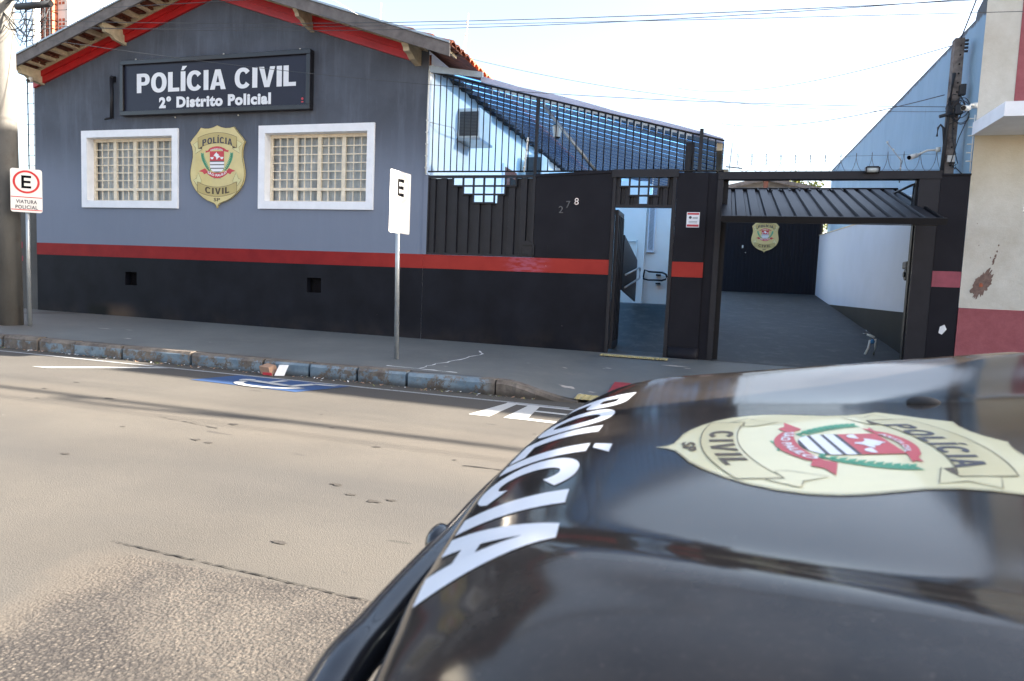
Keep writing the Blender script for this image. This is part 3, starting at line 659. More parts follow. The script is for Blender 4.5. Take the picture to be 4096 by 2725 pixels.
# ------------------------------------------------------------------ lettered sign
sg = thing('station_sign', (-8.38, -.05, 3.85), 'long dark blue sign board reading POLÍCIA CIVIL 2° Distrito Policial on the gable wall', 'sign')
bm = nb(); box(bm, -10.24, -6.52, -.075, -.02, 3.94, 4.78); ob('panel', bm, 'sign_panel', sg)
bm = nb(); x0, x1, z0, z1, f = -10.31, -6.46, 3.885, 4.83, .075
for a in ((x0, x1, z1-f, z1), (x0, x1, z0, z0+f), (x0, x0+f, z0+f, z1-f), (x1-f, x1, z0+f, z1-f)): box(bm, a[0], a[1], -.115, -.0, a[2], a[3], .006)
ob('sign_frame', bm, 'sign_frame', sg)
text_wall('POLÍCIA CIVIL', -8.355, 4.435, 3.22, .33, -.0765, 'lettering', 'letter_white', sg, 0, caps=True)
text_wall('2° Distrito Policial', -8.35, 4.093, 2.27, .20, -.0765, 'lettering', 'letter_white', sg, 0, .055, sp=1.12)
bm = nb(); box(bm, -6.64, -6.60, -.078, -.07, 4.0, 4.02); tube(bm, [(-6.62, -.08, 4.06), (-6.62, -.07, 4.06)], .02, 10); ob('maker_mark', bm, 'red_print', sg)
bm = nb()
for x, z in ((-10.05, 4.87), (-8.2, 4.87), (-6.72, 4.87), (-9.2, 3.85), (-7.9, 3.85)): ball(bm, (x, -.012, z), .014)
ob('screws', bm, 'plastic_white', sg)

# ------------------------------------------------------------------ police shield emblem
def ecx(py): return 560-.018*(py-85)
def E2(px, py): return ((px-ecx(py))/1000.0, (1475-py)/1000.0-.695)
RHALF = [(560, 85), (590, 102), (640, 123), (700, 136), (770, 134), (830, 118), (890, 212), (950, 285), (1003, 365), (975, 435), (958, 520), (957, 620), (974, 720), (990, 820), (994, 900), (983, 990), (953, 1080), (900, 1170), (840, 1240), (770, 1303), (700, 1348), (635, 1372), (580, 1395), (550, 1430), (533, 1475)]
def mirror(P):
    R_ = [E2(*p) for p in P]; return R_+[(-x, y) for x, y in R_[::-1] if abs(x) > .004]
def cut_grid(bm, step):
    if not step: return
    for ax_ in (0, 1):
        lo = min(v.co[ax_] for v in bm.verts); hi = max(v.co[ax_] for v in bm.verts); k = lo+step
        while k < hi:
            co = [0, 0, 0]; no = [0, 0, 0]; co[ax_] = k; no[ax_] = 1
            bmesh.ops.bisect_plane(bm, geom=bm.verts[:]+bm.edges[:]+bm.faces[:], plane_co=co, plane_no=no, dist=1e-6); k += step
def poly(bm, P):
    bm.faces.new([bm.verts.new((x, y, 0)) for x, y in P])
def stroke(bm, P, w_, closed=False):
    P = [Vector((x, y, 0)) for x, y in P]; n = len(P); prev = None; first = None
    for i in range(n+(1 if closed else 0)):
        p = P[i % n]; a = P[(i-1) % n] if closed or i > 0 else p; b = P[(i+1) % n] if closed or i < n-1 else p
        t = (b-a).normalized(); nn = Vector((-t.y, t.x, 0))*w_/2
        cur = (bm.verts.new(p+nn), bm.verts.new(p-nn))
        if prev: bm.faces.new((prev[0], cur[0], cur[1], prev[1]))
        prev = cur
def arc(x0, x1, y0, ym, n=12):      # parabola from (x0,y0) through (mid,ym) to (x1,y0)
    return [(x0+(x1-x0)*i/n, y0+(ym-y0)*(1-(2*i/n-1)**2)) for i in range(n+1)]
def emblem(root, name_body, place, step, body_thick, pale=False):
    GB, GD, GL = ('gold_pale', 'gold_pale2', 'gold_pale') if pale else ('gold', 'gold_dark', 'gold_light'); SW = .6 if pale else 1
    """place(u, v, layer) -> world point; builds every layer as a part of root"""
    def fin(bm, name, mat, lay, parent=root, thick=0):
        bmesh.ops.triangulate(bm, faces=bm.faces[:]); cut_grid(bm, step)
        for f in bm.faces: f.normal_update()
        for v in bm.verts: v.co = Vector(place(v.co.x, v.co.y, lay))
        if thick:
            r = bmesh.ops.extrude_face_region(bm, geom=bm.faces[:]); vs = [g for g in r['geom'] if isinstance(g, bmesh.types.BMVert)]
            bmesh.ops.translate(bm, vec=(0, -thick, 0), verts=vs)
        return ob(name, bm, mat, parent, smooth=bool(step))
    bm = nb(); poly(bm, mirror(RHALF)); fin(bm, name_body, GB, 0, thick=body_thick)
    # banners
    topb = [E2(*p) for p in arc(240, 875, 290, 210)]+[E2(*p) for p in arc(240, 875, 472, 382)[::-1]]
    botb = [E2(*p) for p in arc(220, 866, 1032, 1120)]+[E2(*p) for p in arc(218, 866, 1195, 1280)[::-1]]
    for q_ in (topb, botb): bm = nb(); poly(bm, q_); fin(bm, 'banner', GD, 1)
    tl = [[(878, 345), (962, 400), (908, 462), (922, 562), (800, 482), (868, 470)], [(235, 350), (155, 402), (200, 462), (188, 562), (310, 482), (240, 472)],
          [(235, 878), (285, 1000), (280, 1050), (222, 1030), (214, 1095), (155, 1000), (202, 975)], [(860, 878), (892, 975), (940, 1000), (875, 1100), (868, 1030), (806, 1050), (806, 1000)]]
    for t in tl: bm = nb(); poly(bm, [E2(*p) for p in t]); fin(bm, 'ribbon_tail', GL, 1)
    bm = nb(); stroke(bm, topb, .006*SW, True); stroke(bm, botb, .006*SW, True)
    for t in tl: stroke(bm, [E2(*p) for p in t], .005*SW, True)
    poly(bm, [E2(*p) for p in ((800, 440), (868, 470), (806, 478))]); poly(bm, [E2(*p) for p in ((310, 440), (242, 472), (304, 478))])
    stroke(bm, [(x*.994, y*.997) for x, y in mirror(RHALF)], .006*SW, True)
    fin(bm, 'outline', 'ink_brown', 2)
    def arctext(s_, cxp, cyp, W, H, bend, mat, name, lay, bold=.03, sp=1.05):
        bm = caps_bm(s_, W, H, .16) if s_ in ('POLÍCIA', 'CIVIL') else text_bm(s_, W, H, bold, sp); c0 = E2(cxp, cyp)
        cut_grid(bm, max(W/16, step or 0))
        for v in bm.verts: t = 2*v.co.x/W; v.co = Vector((c0[0]+v.co.x, c0[1]+v.co.y-bend*t*t, 0))
        fin(bm, name, mat, lay)
    arctext('POLÍCIA', 558, 335, .49, .105, .045, 'ink', 'lettering', 2); arctext('CIVIL', 545, 1190, .40, .105, -.03, 'ink_brown', 'lettering', 2); arctext('SP', 540, 1332, .105, .058, 0, 'ink_brown', 'lettering', 2)
    # crest
    def U(y0): # U-shaped shield bottom from row y0
        return None
    L, Rr = 432, 666
    def half_w(py):
        if py < 745: return (Rr-L)/2
        t = min(1, (py-745)/132.0); return (Rr-L)/2*math.sqrt(max(0, 1-t**2.6))
    def bandp(a, b):
        n = 6; ys = [a+(b-a)*i/n for i in range(n+1)]; c = 549
        return [E2(c+half_w(y), y) for y in ys]+[E2(c-half_w(y), y) for y in ys[::-1]]
    bm = nb(); poly(bm, [E2(*p) for p in ((L, 520), (Rr, 520), (Rr, 682), (L, 682))]); cr = fin(bm, 'crest', 'red_print', 2)
    bm = nb()
    for a, b in ((682, 698), (738, 754), (798, 814), (860, 876)): poly(bm, bandp(a, b))
    fin(bm, 'crest_stripes', 'ink', 2)
    bm = nb()
    for a, b in ((698, 738), (754, 798), (814, 860)): poly(bm, bandp(a, b))
    mp = [(545, 535), (556, 560), (575, 572), (582, 598), (606, 604), (592, 622), (566, 632), (552, 660), (540, 655), (538, 625), (520, 605), (494, 600), (512, 570), (530, 552)]
    poly(bm, [E2(*p) for p in mp])
    fin(bm, 'crest_white', 'white_print', 2)
    bm = nb()
    poly(bm, [E2(*p) for p in mp]); 
    for cxx in (469, 630): poly(bm, [E2(cxx+27*math.cos(a), 618+38*math.sin(a)) for a in [math.pi*i/8 for i in range(9)]])
    fin(bm, 'crest_charges', 'white_print', 3)
    # red ribbons
    top = [E2(*p) for p in arc(436, 662, 470, 438)]+[E2(*p) for p in arc(436, 662, 522, 490)[::-1]]
    bot = [E2(*p) for p in arc(375, 712, 845, 965)]+[]
    up = [E2(*p) for p in arc(375, 712, 845, 925)]; dn = [E2(*p) for p in arc(385, 715, 900, 962)]
    bm = nb(); poly(bm, top); poly(bm, [E2(*p) for p in ((436, 465), (400, 508), (352, 510), (372, 526), (358, 546), (436, 520))]); poly(bm, [E2(*p) for p in ((662, 465), (705, 502), (750, 508), (732, 524), (748, 544), (662, 520))])
    fin(bm, 'red_ribbon', 'red_print', 2); bm = nb()
    poly(bm, [E2(*p) for p in arc(378, 714, 842, 882)]+[E2(*p) for p in arc(385, 715, 898, 975)[::-1]])
    poly(bm, [E2(*p) for p in ((378, 842), (350, 804), (245, 852), (310, 868), (335, 905), (388, 882))]); poly(bm, [E2(*p) for p in ((714, 842), (742, 804), (850, 852), (790, 868), (765, 908), (712, 882))])
    fin(bm, 'red_ribbon', 'red_print', 2)
    arctext('POLICIA CIVIL', 549, 480, .205, .024, .028, 'white_print', 'lettering', 3, .03); 
    bm = nb(); fin_t = None
    arctext('SÃO PAULO', 548, 920, .31, .05, -.058, 'white_print', 'lettering', 3, .035)
    # laurel branches
    bm = nb()
    for sgn in (-1, 1):
        bm = nb()
        for i in range(11):
            t = i/10; px = 549+sgn*(240-110*t**1.7+(-12 if t > .9 else 0)); py = 575+270*t
            for side in (-1, 1):
                an = R(90-sgn*side*38-sgn*18*t); lx, ly = math.cos(an), -math.sin(an); nx, ny = -ly, lx; Ln = 44+10*math.sin(3*t); wd = 11
                P = [(px, py), (px+lx*Ln*.45+nx*wd, py+ly*Ln*.45+ny*wd), (px+lx*Ln, py+ly*Ln), (px+lx*Ln*.45-nx*wd, py+ly*Ln*.45-ny*wd)]
                poly(bm, [E2(*p) for p in P])
        stroke(bm, [E2(549+sgn*(240-110*t**1.7), 560+290*t) for t in [i/8 for i in range(9)]], .014)
        stroke(bm, [E2(549+sgn*60, 980), E2(549-sgn*20, 955)], .008)
        fin(bm, 'laurel_branch', 'green_print', 1.5+.2*(sgn > 0))
def wall_place(cx, cz, k, y, t):
    def f(u, v, lay): return (cx+u*k*1.236, y-(t+.0012*lay if lay else 0), cz+v*k)
    return f
e = thing('police_shield', (-8.3, -.03, 2.3), 'large gold police shield emblem mounted between the two windows', 'shield')
k1 = 1.40/1.39
emblem(e, 'shield_plate', wall_place(-8.30, 2.99, k1*1.0, -.012, .028), 0, .028)

# ------------------------------------------------------------------ small things on the facade
o = thing('flag_bracket', (-10.54, -.03, 3.85), 'black vertical tube bracket fixed to the wall left of the sign board', 'bracket')
bm = nb(); tube(bm, [(-10.54, -.06, 4.56), (-10.54, -.06, 3.86)], .032, 10); ob('tube', bm, 'black_metal', o)
bm = nb(); tube(bm, [(-10.54, -.06, 3.87), (-10.58, -.09, 3.85), (-10.64, -.12, 3.83)], .02, 8); ball(bm, (-10.54, -.06, 4.57), .035); box(bm, -10.58, -10.50, -.03, 0, 4.5, 4.6); ob('holder', bm, 'black_metal', o)
def camera_unit(name, p, d, label, mount):
    p = Vector(p); d = Vector(d).normalized(); r = thing(name, mount, label, 'camera')
    bm = nb(); tube(bm, [p-d*.02, p+d*.13], .033, 12); ob('housing', bm, 'plastic_white', r)
    bm = nb(); tube(bm, [p+d*.13, p+d*.138], .029, 12); ob('lens', bm, 'glass_black', r)
    bm = nb(); tube(bm, [p+d*.02, (p+Vector(mount))/2+Vector((0, 0, .03)), mount], .014, 8); tube(bm, [Vector(mount)-Vector((0, 0, .03)), Vector(mount)+Vector((0, 0, .03))], .03, 8); ob('arm', bm, 'plastic_white', r)
camera_unit('security_camera', (-12.08, -.34, 4.50), (.5, -.8, -.25), 'small white security camera under the left end of the gabled eave', (-12.16, -.28, 4.55))
camera_unit('security_camera', (2.86, -.12, 3.60), (-.55, -.75, -.15), 'white security camera on the corner of the cream building above the canopy', (2.97, .0, 3.66))
camera_unit('security_camera', (2.50, .58, 3.16), (-.75, -.6, -.3), 'white security camera pointing left among the razor wire by the old pole', (2.74, .5, 3.22))

# ------------------------------------------------------------------ front wall: black lower wall, sheet metal panel, number panel, bars
fw = thing('front_wall', (-3, 0, .2), 'black street wall with red band and corrugated panel between the grey gable and the gate', 'wall')
bm = nb(); box(bm, WX1+.002, -1.50, .0, .16, .05, 1.39, 0); ob('lower_wall', bm, 'plinth', fw)
bm = nb(); box(bm, WX1+.002, -1.502, -.004, .155, 1.392, 1.608); ob('trim_band', bm, 'red_band', fw)
bm = nb(); box(bm, -2.65, -1.505, -.006, .15, 1.612, 2.80); prism(bm, [(-2.66, -.02, 2.80), (-1.50, -.02, 2.855), (-1.50, -.02, 2.895), (-2.66, -.02, 2.84)], (0, .2, 0)); prism(bm, [(-2.65, -.005, 2.79), (-1.505, -.005, 2.79), (-1.505, -.005, 2.86), (-2.65, -.005, 2.80)], (0, .15, 0)); ob('number_panel', bm, 'black_wall', fw)
bm = nb(); prism(bm, [(-2.87, -.012, 1.62), (-2.42, -.012, 1.62), (-2.42, -.012, 1.80), (-2.66, -.012, 1.80), (-2.66, -.012, 1.62)][0:4], (0, .006, 0)); bm.free()
def corr_panel(x0, x1, z0, z1, y, solid, name, parent, pitch=.178, mat='black_metal'):
    """vertical trapezoid ribs; solid(x,z)->bool keeps cell; rebuilt as columns whose top follows the stepped opening"""
    bm = nb(); n = round((x1-x0)/pitch); p = (x1-x0)/n
    for i in range(n):
        a = x0+p*i
        prof = [(0, 0), (.50, 0), (.56, .035), (.94, .035), (1.0, 0)]
        for (u0, d0), (u1, d1) in zip(prof, prof[1:]):
            xa, xb = a+p*u0, a+p*u1; zt = solid((xa+xb)/2)
            quad(bm, [(xa, y+d0, z0), (xb, y+d1, z0), (xb, y+d1, zt), (xa, y+d0, zt)])
    return ob(name, bm, mat, parent)
def step_top(x):
    if -3.64 < x < -3.30: return 2.42
    if -3.81 < x < -3.13: return 2.55
    if -3.98 < x < -2.96: return 2.68
    return 2.79
corr_panel(-4.37, -2.70, 1.63, 2.79, .02, step_top, 'corrugated_panel', fw)
bm = nb(); t = .012
box(bm, -4.41, -4.37, -.01, .05, 1.612, 2.83); box(bm, -2.70, -2.655, -.01, .05, 1.612, 2.82); box(bm, -4.37, -2.70, -.01, .05, 2.795, 2.832); box(bm, -4.37, -2.70, -.012, .05, 1.612, 1.645)
cells = []
def cell_grid(bm, rows, zt, dz, y0=-.006, y1=.03):
    for r_, (a, b, n) in enumerate(rows):
        z1 = zt-dz*r_; z0 = z1-dz
        for i in range(n+1): x = a+(b-a)*i/n; box(bm, x-t, x+t, y0, y1, z0, z1-.0005)
        pa, pb = (rows[r_+1][0], rows[r_+1][1]) if r_+1 < len(rows) else (0, 0)
        box(bm, a-t, b+t, y0-.002, y1+.002, z0-t, z0+t)
cell_grid(bm, [(-3.98, -2.96, 6), (-3.81, -3.13, 4), (-3.64, -3.30, 2)], 2.80, .128)
ob('stepped_grille', bm, 'black_metal', fw)
for ch, x, z, mt, rot in (('2', -2.25, 2.325, 'number_dark', -.1), ('7', -2.145, 2.40, 'number_dark', -.25), ('8', -2.02, 2.445, 'number', 0)):
    text_wall(ch, x, z, .062, .10, -.008, 'house_number', mt, fw, .012, .0)
bm = nb(); prism(bm, [(-2.62, -.009, 1.615), (-2.43, -.009, 1.615), (-2.43, -.009, 1.80), (-2.62, -.009, 1.80)], (0, .008, 0)); ob('cover_plate', bm, 'black_wall', fw)
mb = thing('mailbox', (-2.74, -.02, 1.64), 'small black letterbox with arched top set in the street wall above the red band', 'mailbox')
bm = nb(); prism(bm, [(-2.85, -.03, 1.64), (-2.63, -.03, 1.64), (-2.63, -.03, 1.80), (-2.68, -.03, 1.83), (-2.71, -.03, 1.855), (-2.77, -.03, 1.855), (-2.80, -.03, 1.83), (-2.85, -.03, 1.80)], (0, .03, 0)); ob('body', bm, 'black_metal', mb)
bm = nb(); box(bm, -2.815, -2.665, -.036, -.029, 1.775, 1.795); ob('slot', bm, 'hole', mb)
bm = nb(); box(bm, -2.82, -2.66, -.037, -.03, 1.66, 1.665); box(bm, -2.82, -2.66, -.037, -.03, 1.745, 1.75); box(bm, -2.823, -2.818, -.037, -.03, 1.66, 1.75); box(bm, -2.662, -2.657, -.037, -.03, 1.66, 1.75); ob('door_frame', bm, 'black_metal', mb)
# security bars with sloping top rail
rl = thing('security_railing', (-2.2, .05, 2.85), 'black railing of vertical bars with a sloping top rail above the street wall', 'railing')
def bt(x): return 4.41-(x+4.40)*.2535
bm = nb(); bar0 = -4.36; N = 42
for i in range(N):
    x = bar0+i*.1035
    tube(bm, [(x, .05, 2.90), (x, .05, bt(x)+.0)], .009, 4)
ob('bars', bm, 'dark_metal', rl)
bm = nb(); tube(bm, [(-4.42, .05, 2.90), (.02, .05, 2.885)], .013, 6); ob('bottom_rail', bm, 'dark_metal', rl)
bm = nb(); tube(bm, [(-4.42, .05, bt(-4.42)), (0.0, .05, bt(0))], .014, 6); ob('top_rail', bm, 'dark_metal', rl)
bm = nb()
for i in range(9, N-4): 
    x = bar0+i*.1035; prism(bm, [(x+.012, .055, bt(x+.012)-.014), (x+.085, .055, bt(x+.085)-.014), (x+.085, .055, bt(x+.085)-.045), (x+.028, .055, bt(x+.028)-.045), (x+.02, .055, bt(x)-.12), (x+.012, .055, bt(x)-.12)], (0, .008, 0))
ob('clips', bm, 'galv', rl)
for (x0, x1, z0, z1, y0) in ((-2.705, -2.66, 2.84, 3.97, .03), (-.335, -.285, 2.87, 3.46, .03)):
    bm = nb(); box(bm, x0, x1, y0, y0+.05, z0, z1); ob('post', bm, 'black_metal', rl)
bm = nb(); box(bm, -.52, -.40, .14, .24, 2.87, 3.30); ob('post', bm, 'black_metal', rl)

# ------------------------------------------------------------------ blue awning
aw = thing('awning', (-2.2, 1, 3.3), 'sloping blue translucent corrugated awning over the side passage', 'awning')
def az(x): return 4.50-.272*(x+4.45)
bm = nb(); yy = .16; PIT = .42; rows = 0
while yy < 13.2:
    n = 8; prev = None
    for i in range(n+1):
        u = i/n; y = yy+PIT*u; dz = .045*math.sin(math.pi*u)
        cur = [bm.verts.new((x, y, az(x)+dz)) for x in (-4.44, -3.3, -2.2, -1.1, 0.0 if yy < 2.4 else -.05)]
        if prev:
            for k in range(4): bm.faces.new((prev[k], prev[k+1], cur[k+1], cur[k]))
        prev = cur
    yy += PIT; rows += 1
ob('sheet', bm, 'awning', aw, smooth=True)

bm = nb()
pr = [(-3.62+3.6*i/30, ) for i in range(31)]; r1 = random.Random(2)
up_ = [(p[0], az(p[0])+.045+.022*abs(math.sin(p[0]*2.1))) for p in pr]; dn_ = [(p[0], az(p[0])-.02) for p in pr]
prism(bm, [(x, .10, z) for x, z in dn_]+[(x, .10, z) for x, z in up_[::-1]], (0, .05, 0)); ob('front_edge', bm, 'awning_edge', aw)
bm = nb()
P0 = Vector((-2.66, .2, az(-2.66)-.05)); P1 = Vector((-1.3, 2.9, az(-1.3)-.3))
tube(bm, [(-2.64, .12, 3.90), (-1.76, .12, 2.88)], .028, 4); ob('brace', bm, 'galv', aw)
bm = nb(); box(bm, -.10, -.02, .16, 2.3, az(-.05)-.12, az(-.05)-.02); box(bm, .0, .09, 1.9, 2.3, 2.75, 3.22, 0); ob('edge_beam', bm, 'cream_wood', aw)
# ------------------------------------------------------------------ things behind the bars
def ac_unit(p, label, k=1.0):
    x, y, z = p; r = thing('air_conditioner', (x, y, z), label, 'air conditioner', 'air conditioners on the cyan side wall')
    bm = nb(); box(bm, x, x+.40, y, y+.62, z, z+.50, .012); ob('casing', bm, 'plastic_white', r)
    bm = nb(); box(bm, x+.03, x+.37, y-.006, y+.004, z+.03, z+.44)
    ob('grille', bm, 'ac_grille', r)
    bm = nb()
    for i in range(16): box(bm, x+.035, x+.365, y-.010, y-.004, z+.045+i*.0245, z+.052+i*.0245)
    ob('louvres', bm, 'black_metal', r)
    bm = nb(); box(bm, x-.02, x+.42, y-.03, y+.65, z-.05, z-.01); ob('bracket', bm, 'galv', r)
    return r
ac_unit((-4.43, 1.28, 3.68), 'larger looking grey and white air conditioner, nearest behind the black bars')
ac_unit((-4.28, 5.1, 3.62), 'distant grey and white air conditioner behind the tall railing post')
ln = thing('wall_lantern', (-2.5, .7, 3.5), 'white glass lantern with dark cap hanging under the blue awning', 'lantern')
bm = nb(); ring = []
def frustum(bm, c, r0, r1, z0, z1, n=6):
    a = [bm.verts.new((c[0]+r0*math.cos(2*math.pi*i/n), c[1]+r0*math.sin(2*math.pi*i/n), z0)) for i in range(n)]
    b = [bm.verts.new((c[0]+r1*math.cos(2*math.pi*i/n), c[1]+r1*math.sin(2*math.pi*i/n), z1)) for i in range(n)]
    for i in range(n): bm.faces.new((a[i], a[(i+1) % n], b[(i+1) % n], b[i]))
    bm.faces.new(a[::-1]); bm.faces.new(b)
LC = (-2.53, .7)
frustum(bm, LC, .055, .085, 3.53, 3.70); ob('glass', bm, 'frost', ln)
bm = nb(); frustum(bm, LC, .10, .03, 3.70, 3.76); frustum(bm, LC, .035, .055, 3.505, 3.53); tube(bm, [(LC[0], .7, 3.76), (LC[0], .7, 4.0)], .008, 6); ob('cap', bm, 'black_metal', ln)
bm = nb(); box(bm, -4.46, -4.40, 3.9, 4.9, 2.6, 3.72); o = tag(ob('side_window', bm, 'white_paint', loc=(-4.44, 4.4, 2.6)), 'dark brown window opening in the pale cyan side wall behind the bars', 'window')
bm = nb(); box(bm, -4.40, -4.39, 4.0, 4.85, 2.68, 3.66); f_ = ob('shutter', bm, 'brown_wood', o)
bm = nb(); box(bm, -4.388, -4.384, 4.35, 4.8, 2.7, 3.5); ob('pane', bm, 'hole', f_)
o = thing('vertical_conduit', (-4.40, -.03, 2.85), 'thin pale conduit with clips running up the right corner of the grey gable wall', 'conduit')
bm = nb(); tube(bm, [(-4.43, -.02, 2.85), (-4.43, -.02, 3.80), (-4.425, -.02, 4.42)], .012, 8)
for i in range(5): tube(bm, [(-4.43, -.03, 2.95+.18*i), (-4.43, -.005, 2.95+.18*i)], .02, 6)
ob('pipe', bm, 'plastic_white', o)
bm = nb(); tube(bm, [(-4.425, .02, 4.5), (-4.425, .02, 4.66)], .018, 6); ob('orange_end', bm, 'brown_wood', o)
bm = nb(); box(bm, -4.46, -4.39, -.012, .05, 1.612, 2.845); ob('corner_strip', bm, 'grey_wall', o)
bm = nb(); tube(bm, [(-4.42, .06, 3.66), (-4.2, .5, 3.67), (-4.38, 1.2, 3.66)], .008, 6); tag(ob('ac_hose', bm, 'plastic_white', loc=(-4.3, .6, 3.6)), 'thin grey hose from the wall corner to the near air conditioner', 'hose')
o = thing('insulator_rod', (-2.84, .0, 2.9), 'short white rod with bobbins in front of the tall railing post', 'insulator')
bm = nb(); tube(bm, [(-2.84, -.02, 2.88), (-2.80, -.02, 3.38)], .012, 6); ob('rod', bm, 'plastic_white', o)
bm = nb()
for i in range(4): tube(bm, [(-2.838+.011*i, -.02, 2.93+.13*i), (-2.836+.011*i, -.02, 2.955+.13*i)], .02, 8)
ob('bobbins', bm, 'plastic_white', o)

# back rooms inside the gate
bk = thing('inner_building', (-2, 7, .9), 'white inner building with ramp landing seen through the pedestrian gate', 'building')
bm = nb(); box(bm, -4.42, -1.62, 7.2, 7.4, .3, 4.1); ob('rear_wall', bm, 'cyan_wall', bk)
bm = nb(); box(bm, -1.95, -1.40, 3.98, 4.3, .3, 3.35); ob('corner_pier', bm, 'inner_white', bk)
bm = nb(); box(bm, -1.40, -.15, 4.10, 4.3, .3, 3.02); ob('end_wall', bm, 'inner_white', bk)
bm = nb(); box(bm, -1.36, -1.22, 4.03, 4.1, 1.95, 2.9); o = ob('window', bm, 'white_paint', bk)
bm = nb(); box(bm, -1.335, -1.245, 4.02, 4.03, 2.0, 2.85); ob('pane', bm, 'glass', o)
bm = nb(); box(bm, -.70, -.62, 1.2, 4.1, .9, 1.95); ob('door_edge', bm, 'brown_wood', bk)
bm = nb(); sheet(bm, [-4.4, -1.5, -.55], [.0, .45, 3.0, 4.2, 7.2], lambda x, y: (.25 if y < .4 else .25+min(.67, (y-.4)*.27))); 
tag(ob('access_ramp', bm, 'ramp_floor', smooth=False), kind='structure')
rg = thing('ramp_guard', (-1.4, 2, .9), 'black sheet metal side guard of the access ramp behind the open gate leaf', 'railing')
bm = nb(); prism(bm, [(-1.45, 1.0, 2.05), (-1.45, 3.0, 1.74), (-1.45, 3.0, .97), (-1.45, .9, 1.2)], (.03, 0, 0)); ob('guard_panel', bm, 'black_metal', rg)
bm = nb(); 
for dz in (0, -.2): tube(bm, [(-1.36, .9, 1.42+dz), (-1.36, 2.9, 1.60+dz)], .017, 8)
tube(bm, [(-1.36, 2.9, 1.60), (-1.36, 2.98, 1.57), (-1.36, 2.98, 1.42), (-1.36, 2.9, 1.40)], .017, 8); ob('handrail', bm, 'galv', rg)
hr = thing('handrail_loop', (-1.1, 4.0, 1.4), 'dark looped double handrail fixed on the white wall inside the pedestrian gate', 'handrail')
bm = nb(); lp = [(-1.40, 4.0, 1.42), (-1.37, 3.97, 1.59), (-1.28, 3.97, 1.56), (-1.02, 3.97, 1.55), (-.95, 3.97, 1.52), (-.93, 3.97, 1.475), (-.95, 3.97, 1.42), (-1.02, 3.97, 1.395), (-1.30, 3.97, 1.395), (-1.40, 4.0, 1.42)]
tube(bm, lp, .018, 8); ob('rail', bm, 'black_metal', hr)
bm = nb()
for x, z in ((-1.1, 1.5), (-1.1, 1.33)): box(bm, x-.045, x+.045, 3.98, 4.09, z-.015, z+.015)
ob('fixings', bm, 'dark_metal', hr)
bm = nb(); tube(bm, [(-1.75, 3.95, 2.15), (-1.55, 3.95, 2.15)], .012, 6); tube(bm, [(-1.55, 3.95, 2.18), (-1.55, 3.95, 1.2)], .016, 6); tag(ob('wall_pipe', bm, 'plastic_white', loc=(-1.6, 3.95, 1.2)), 'grey water pipe with elbow on the inner white wall', 'pipe')

# ------------------------------------------------------------------ pedestrian gate
pg = thing('pedestrian_gate', (-1.05, 0, .25), 'narrow black pedestrian gate standing open, stepped grille overhead', 'gate')
bm = nb(); box(bm, -1.50, -1.455, -.02, .06, .24, 2.79); box(bm, -.655, -.605, -.02, .06, .24, 2.79); box(bm, -1.52, -.58, -.035, .08, 2.79, 2.90); box(bm, -1.455, -.655, -.015, .055, 2.365, 2.405); ob('gate_frame', bm, 'black_metal', pg)
def st2(x):
    if -1.135 < x < -.995: return 2.42
    if -1.275 < x < -.855: return 2.53
    if -1.40 < x < -.72: return 2.66
    return 2.79
corr_panel(-1.455, -.655, 2.405, 2.79, .02, st2, 'header_panel', pg, .13)
bm = nb(); cell_grid(bm, [(-1.40, -.72, 5), (-1.265, -.855, 3), (-1.13, -.99, 1)], 2.79, .128); ob('stepped_grille', bm, 'black_metal', pg)
bm = nb(); n = 7; x = -1.45
box(bm, -1.46, -1.41, .07, .72, .30, .42); box(bm, -1.46, -1.41, .07, .72, 2.27, 2.34); box(bm, -1.455, -1.405, .07, .11, .42, 2.27); box(bm, -1.455, -1.405, .68, .72, .42, 2.27)
for i in range(7):
    y = .13+i*.08; box(bm, -1.452, -1.412+.012*(i % 2), y, y+.05, .42, 2.27)
quad(bm, [(-1.44, .1, .42), (-1.44, .7, .42), (-1.44, .7, 2.27), (-1.44, .1, 2.27)])
ob('gate_leaf', bm, 'black_metal', pg)
# pillar between gate and garage
pl = thing('gate_pillar', (-.4, 0, .25), 'black pillar with a red band between pedestrian gate and garage opening', 'pillar')
bm = nb(); box(bm, -.60, -.18, -.012, .16, .2, 1.398, .0); box(bm, -.60, -.18, -.012, .16, 1.612, 2.85); box(bm, -.179, -.05, .02, .15, .2, 2.85)
ob('shaft', bm, 'black_wall', pl)
bm = nb(); tube(bm, [(-.39, .0, .17), (-.39, .0, .40)], .225, 24); 
for v in bm.verts: v.co.y = (v.co.y)*.35+.02
ob('rounded_foot', bm, 'black_wall', pl)
bm = nb(); box(bm, -.603, -.177, -.016, .15, 1.399, 1.611); ob('trim_band', bm, 'red_band', pl)
nt_ = thing('notice_sticker', (-.35, -.02, 2.1), 'small white and red notice stuck on the black gate pillar', 'sticker')
bm = nb(); box(bm, -.44, -.265, -.020, -.0125, 2.095, 2.305); ob('card', bm, 'white_print', nt_)
bm = nb(); box(bm, -.432, -.273, -.0215, -.019, 2.27, 2.295); box(bm, -.432, -.273, -.0215, -.019, 2.105, 2.135); ob('red_strips', bm, 'red_print', nt_)
bm = nb(); tube(bm, [(-.39, -.0215, 2.232), (-.39, -.019, 2.232)], .02, 12); box(bm, -.36, -.29, -.0215, -.019, 2.23, 2.236); box(bm, -.36, -.29, -.0215, -.019, 2.215, 2.221); box(bm, -.41, -.295, -.0215, -.019, 2.175, 2.18); box(bm, -.41, -.295, -.0215, -.019, 2.155, 2.16); ob('print', bm, 'cable_grey', nt_)

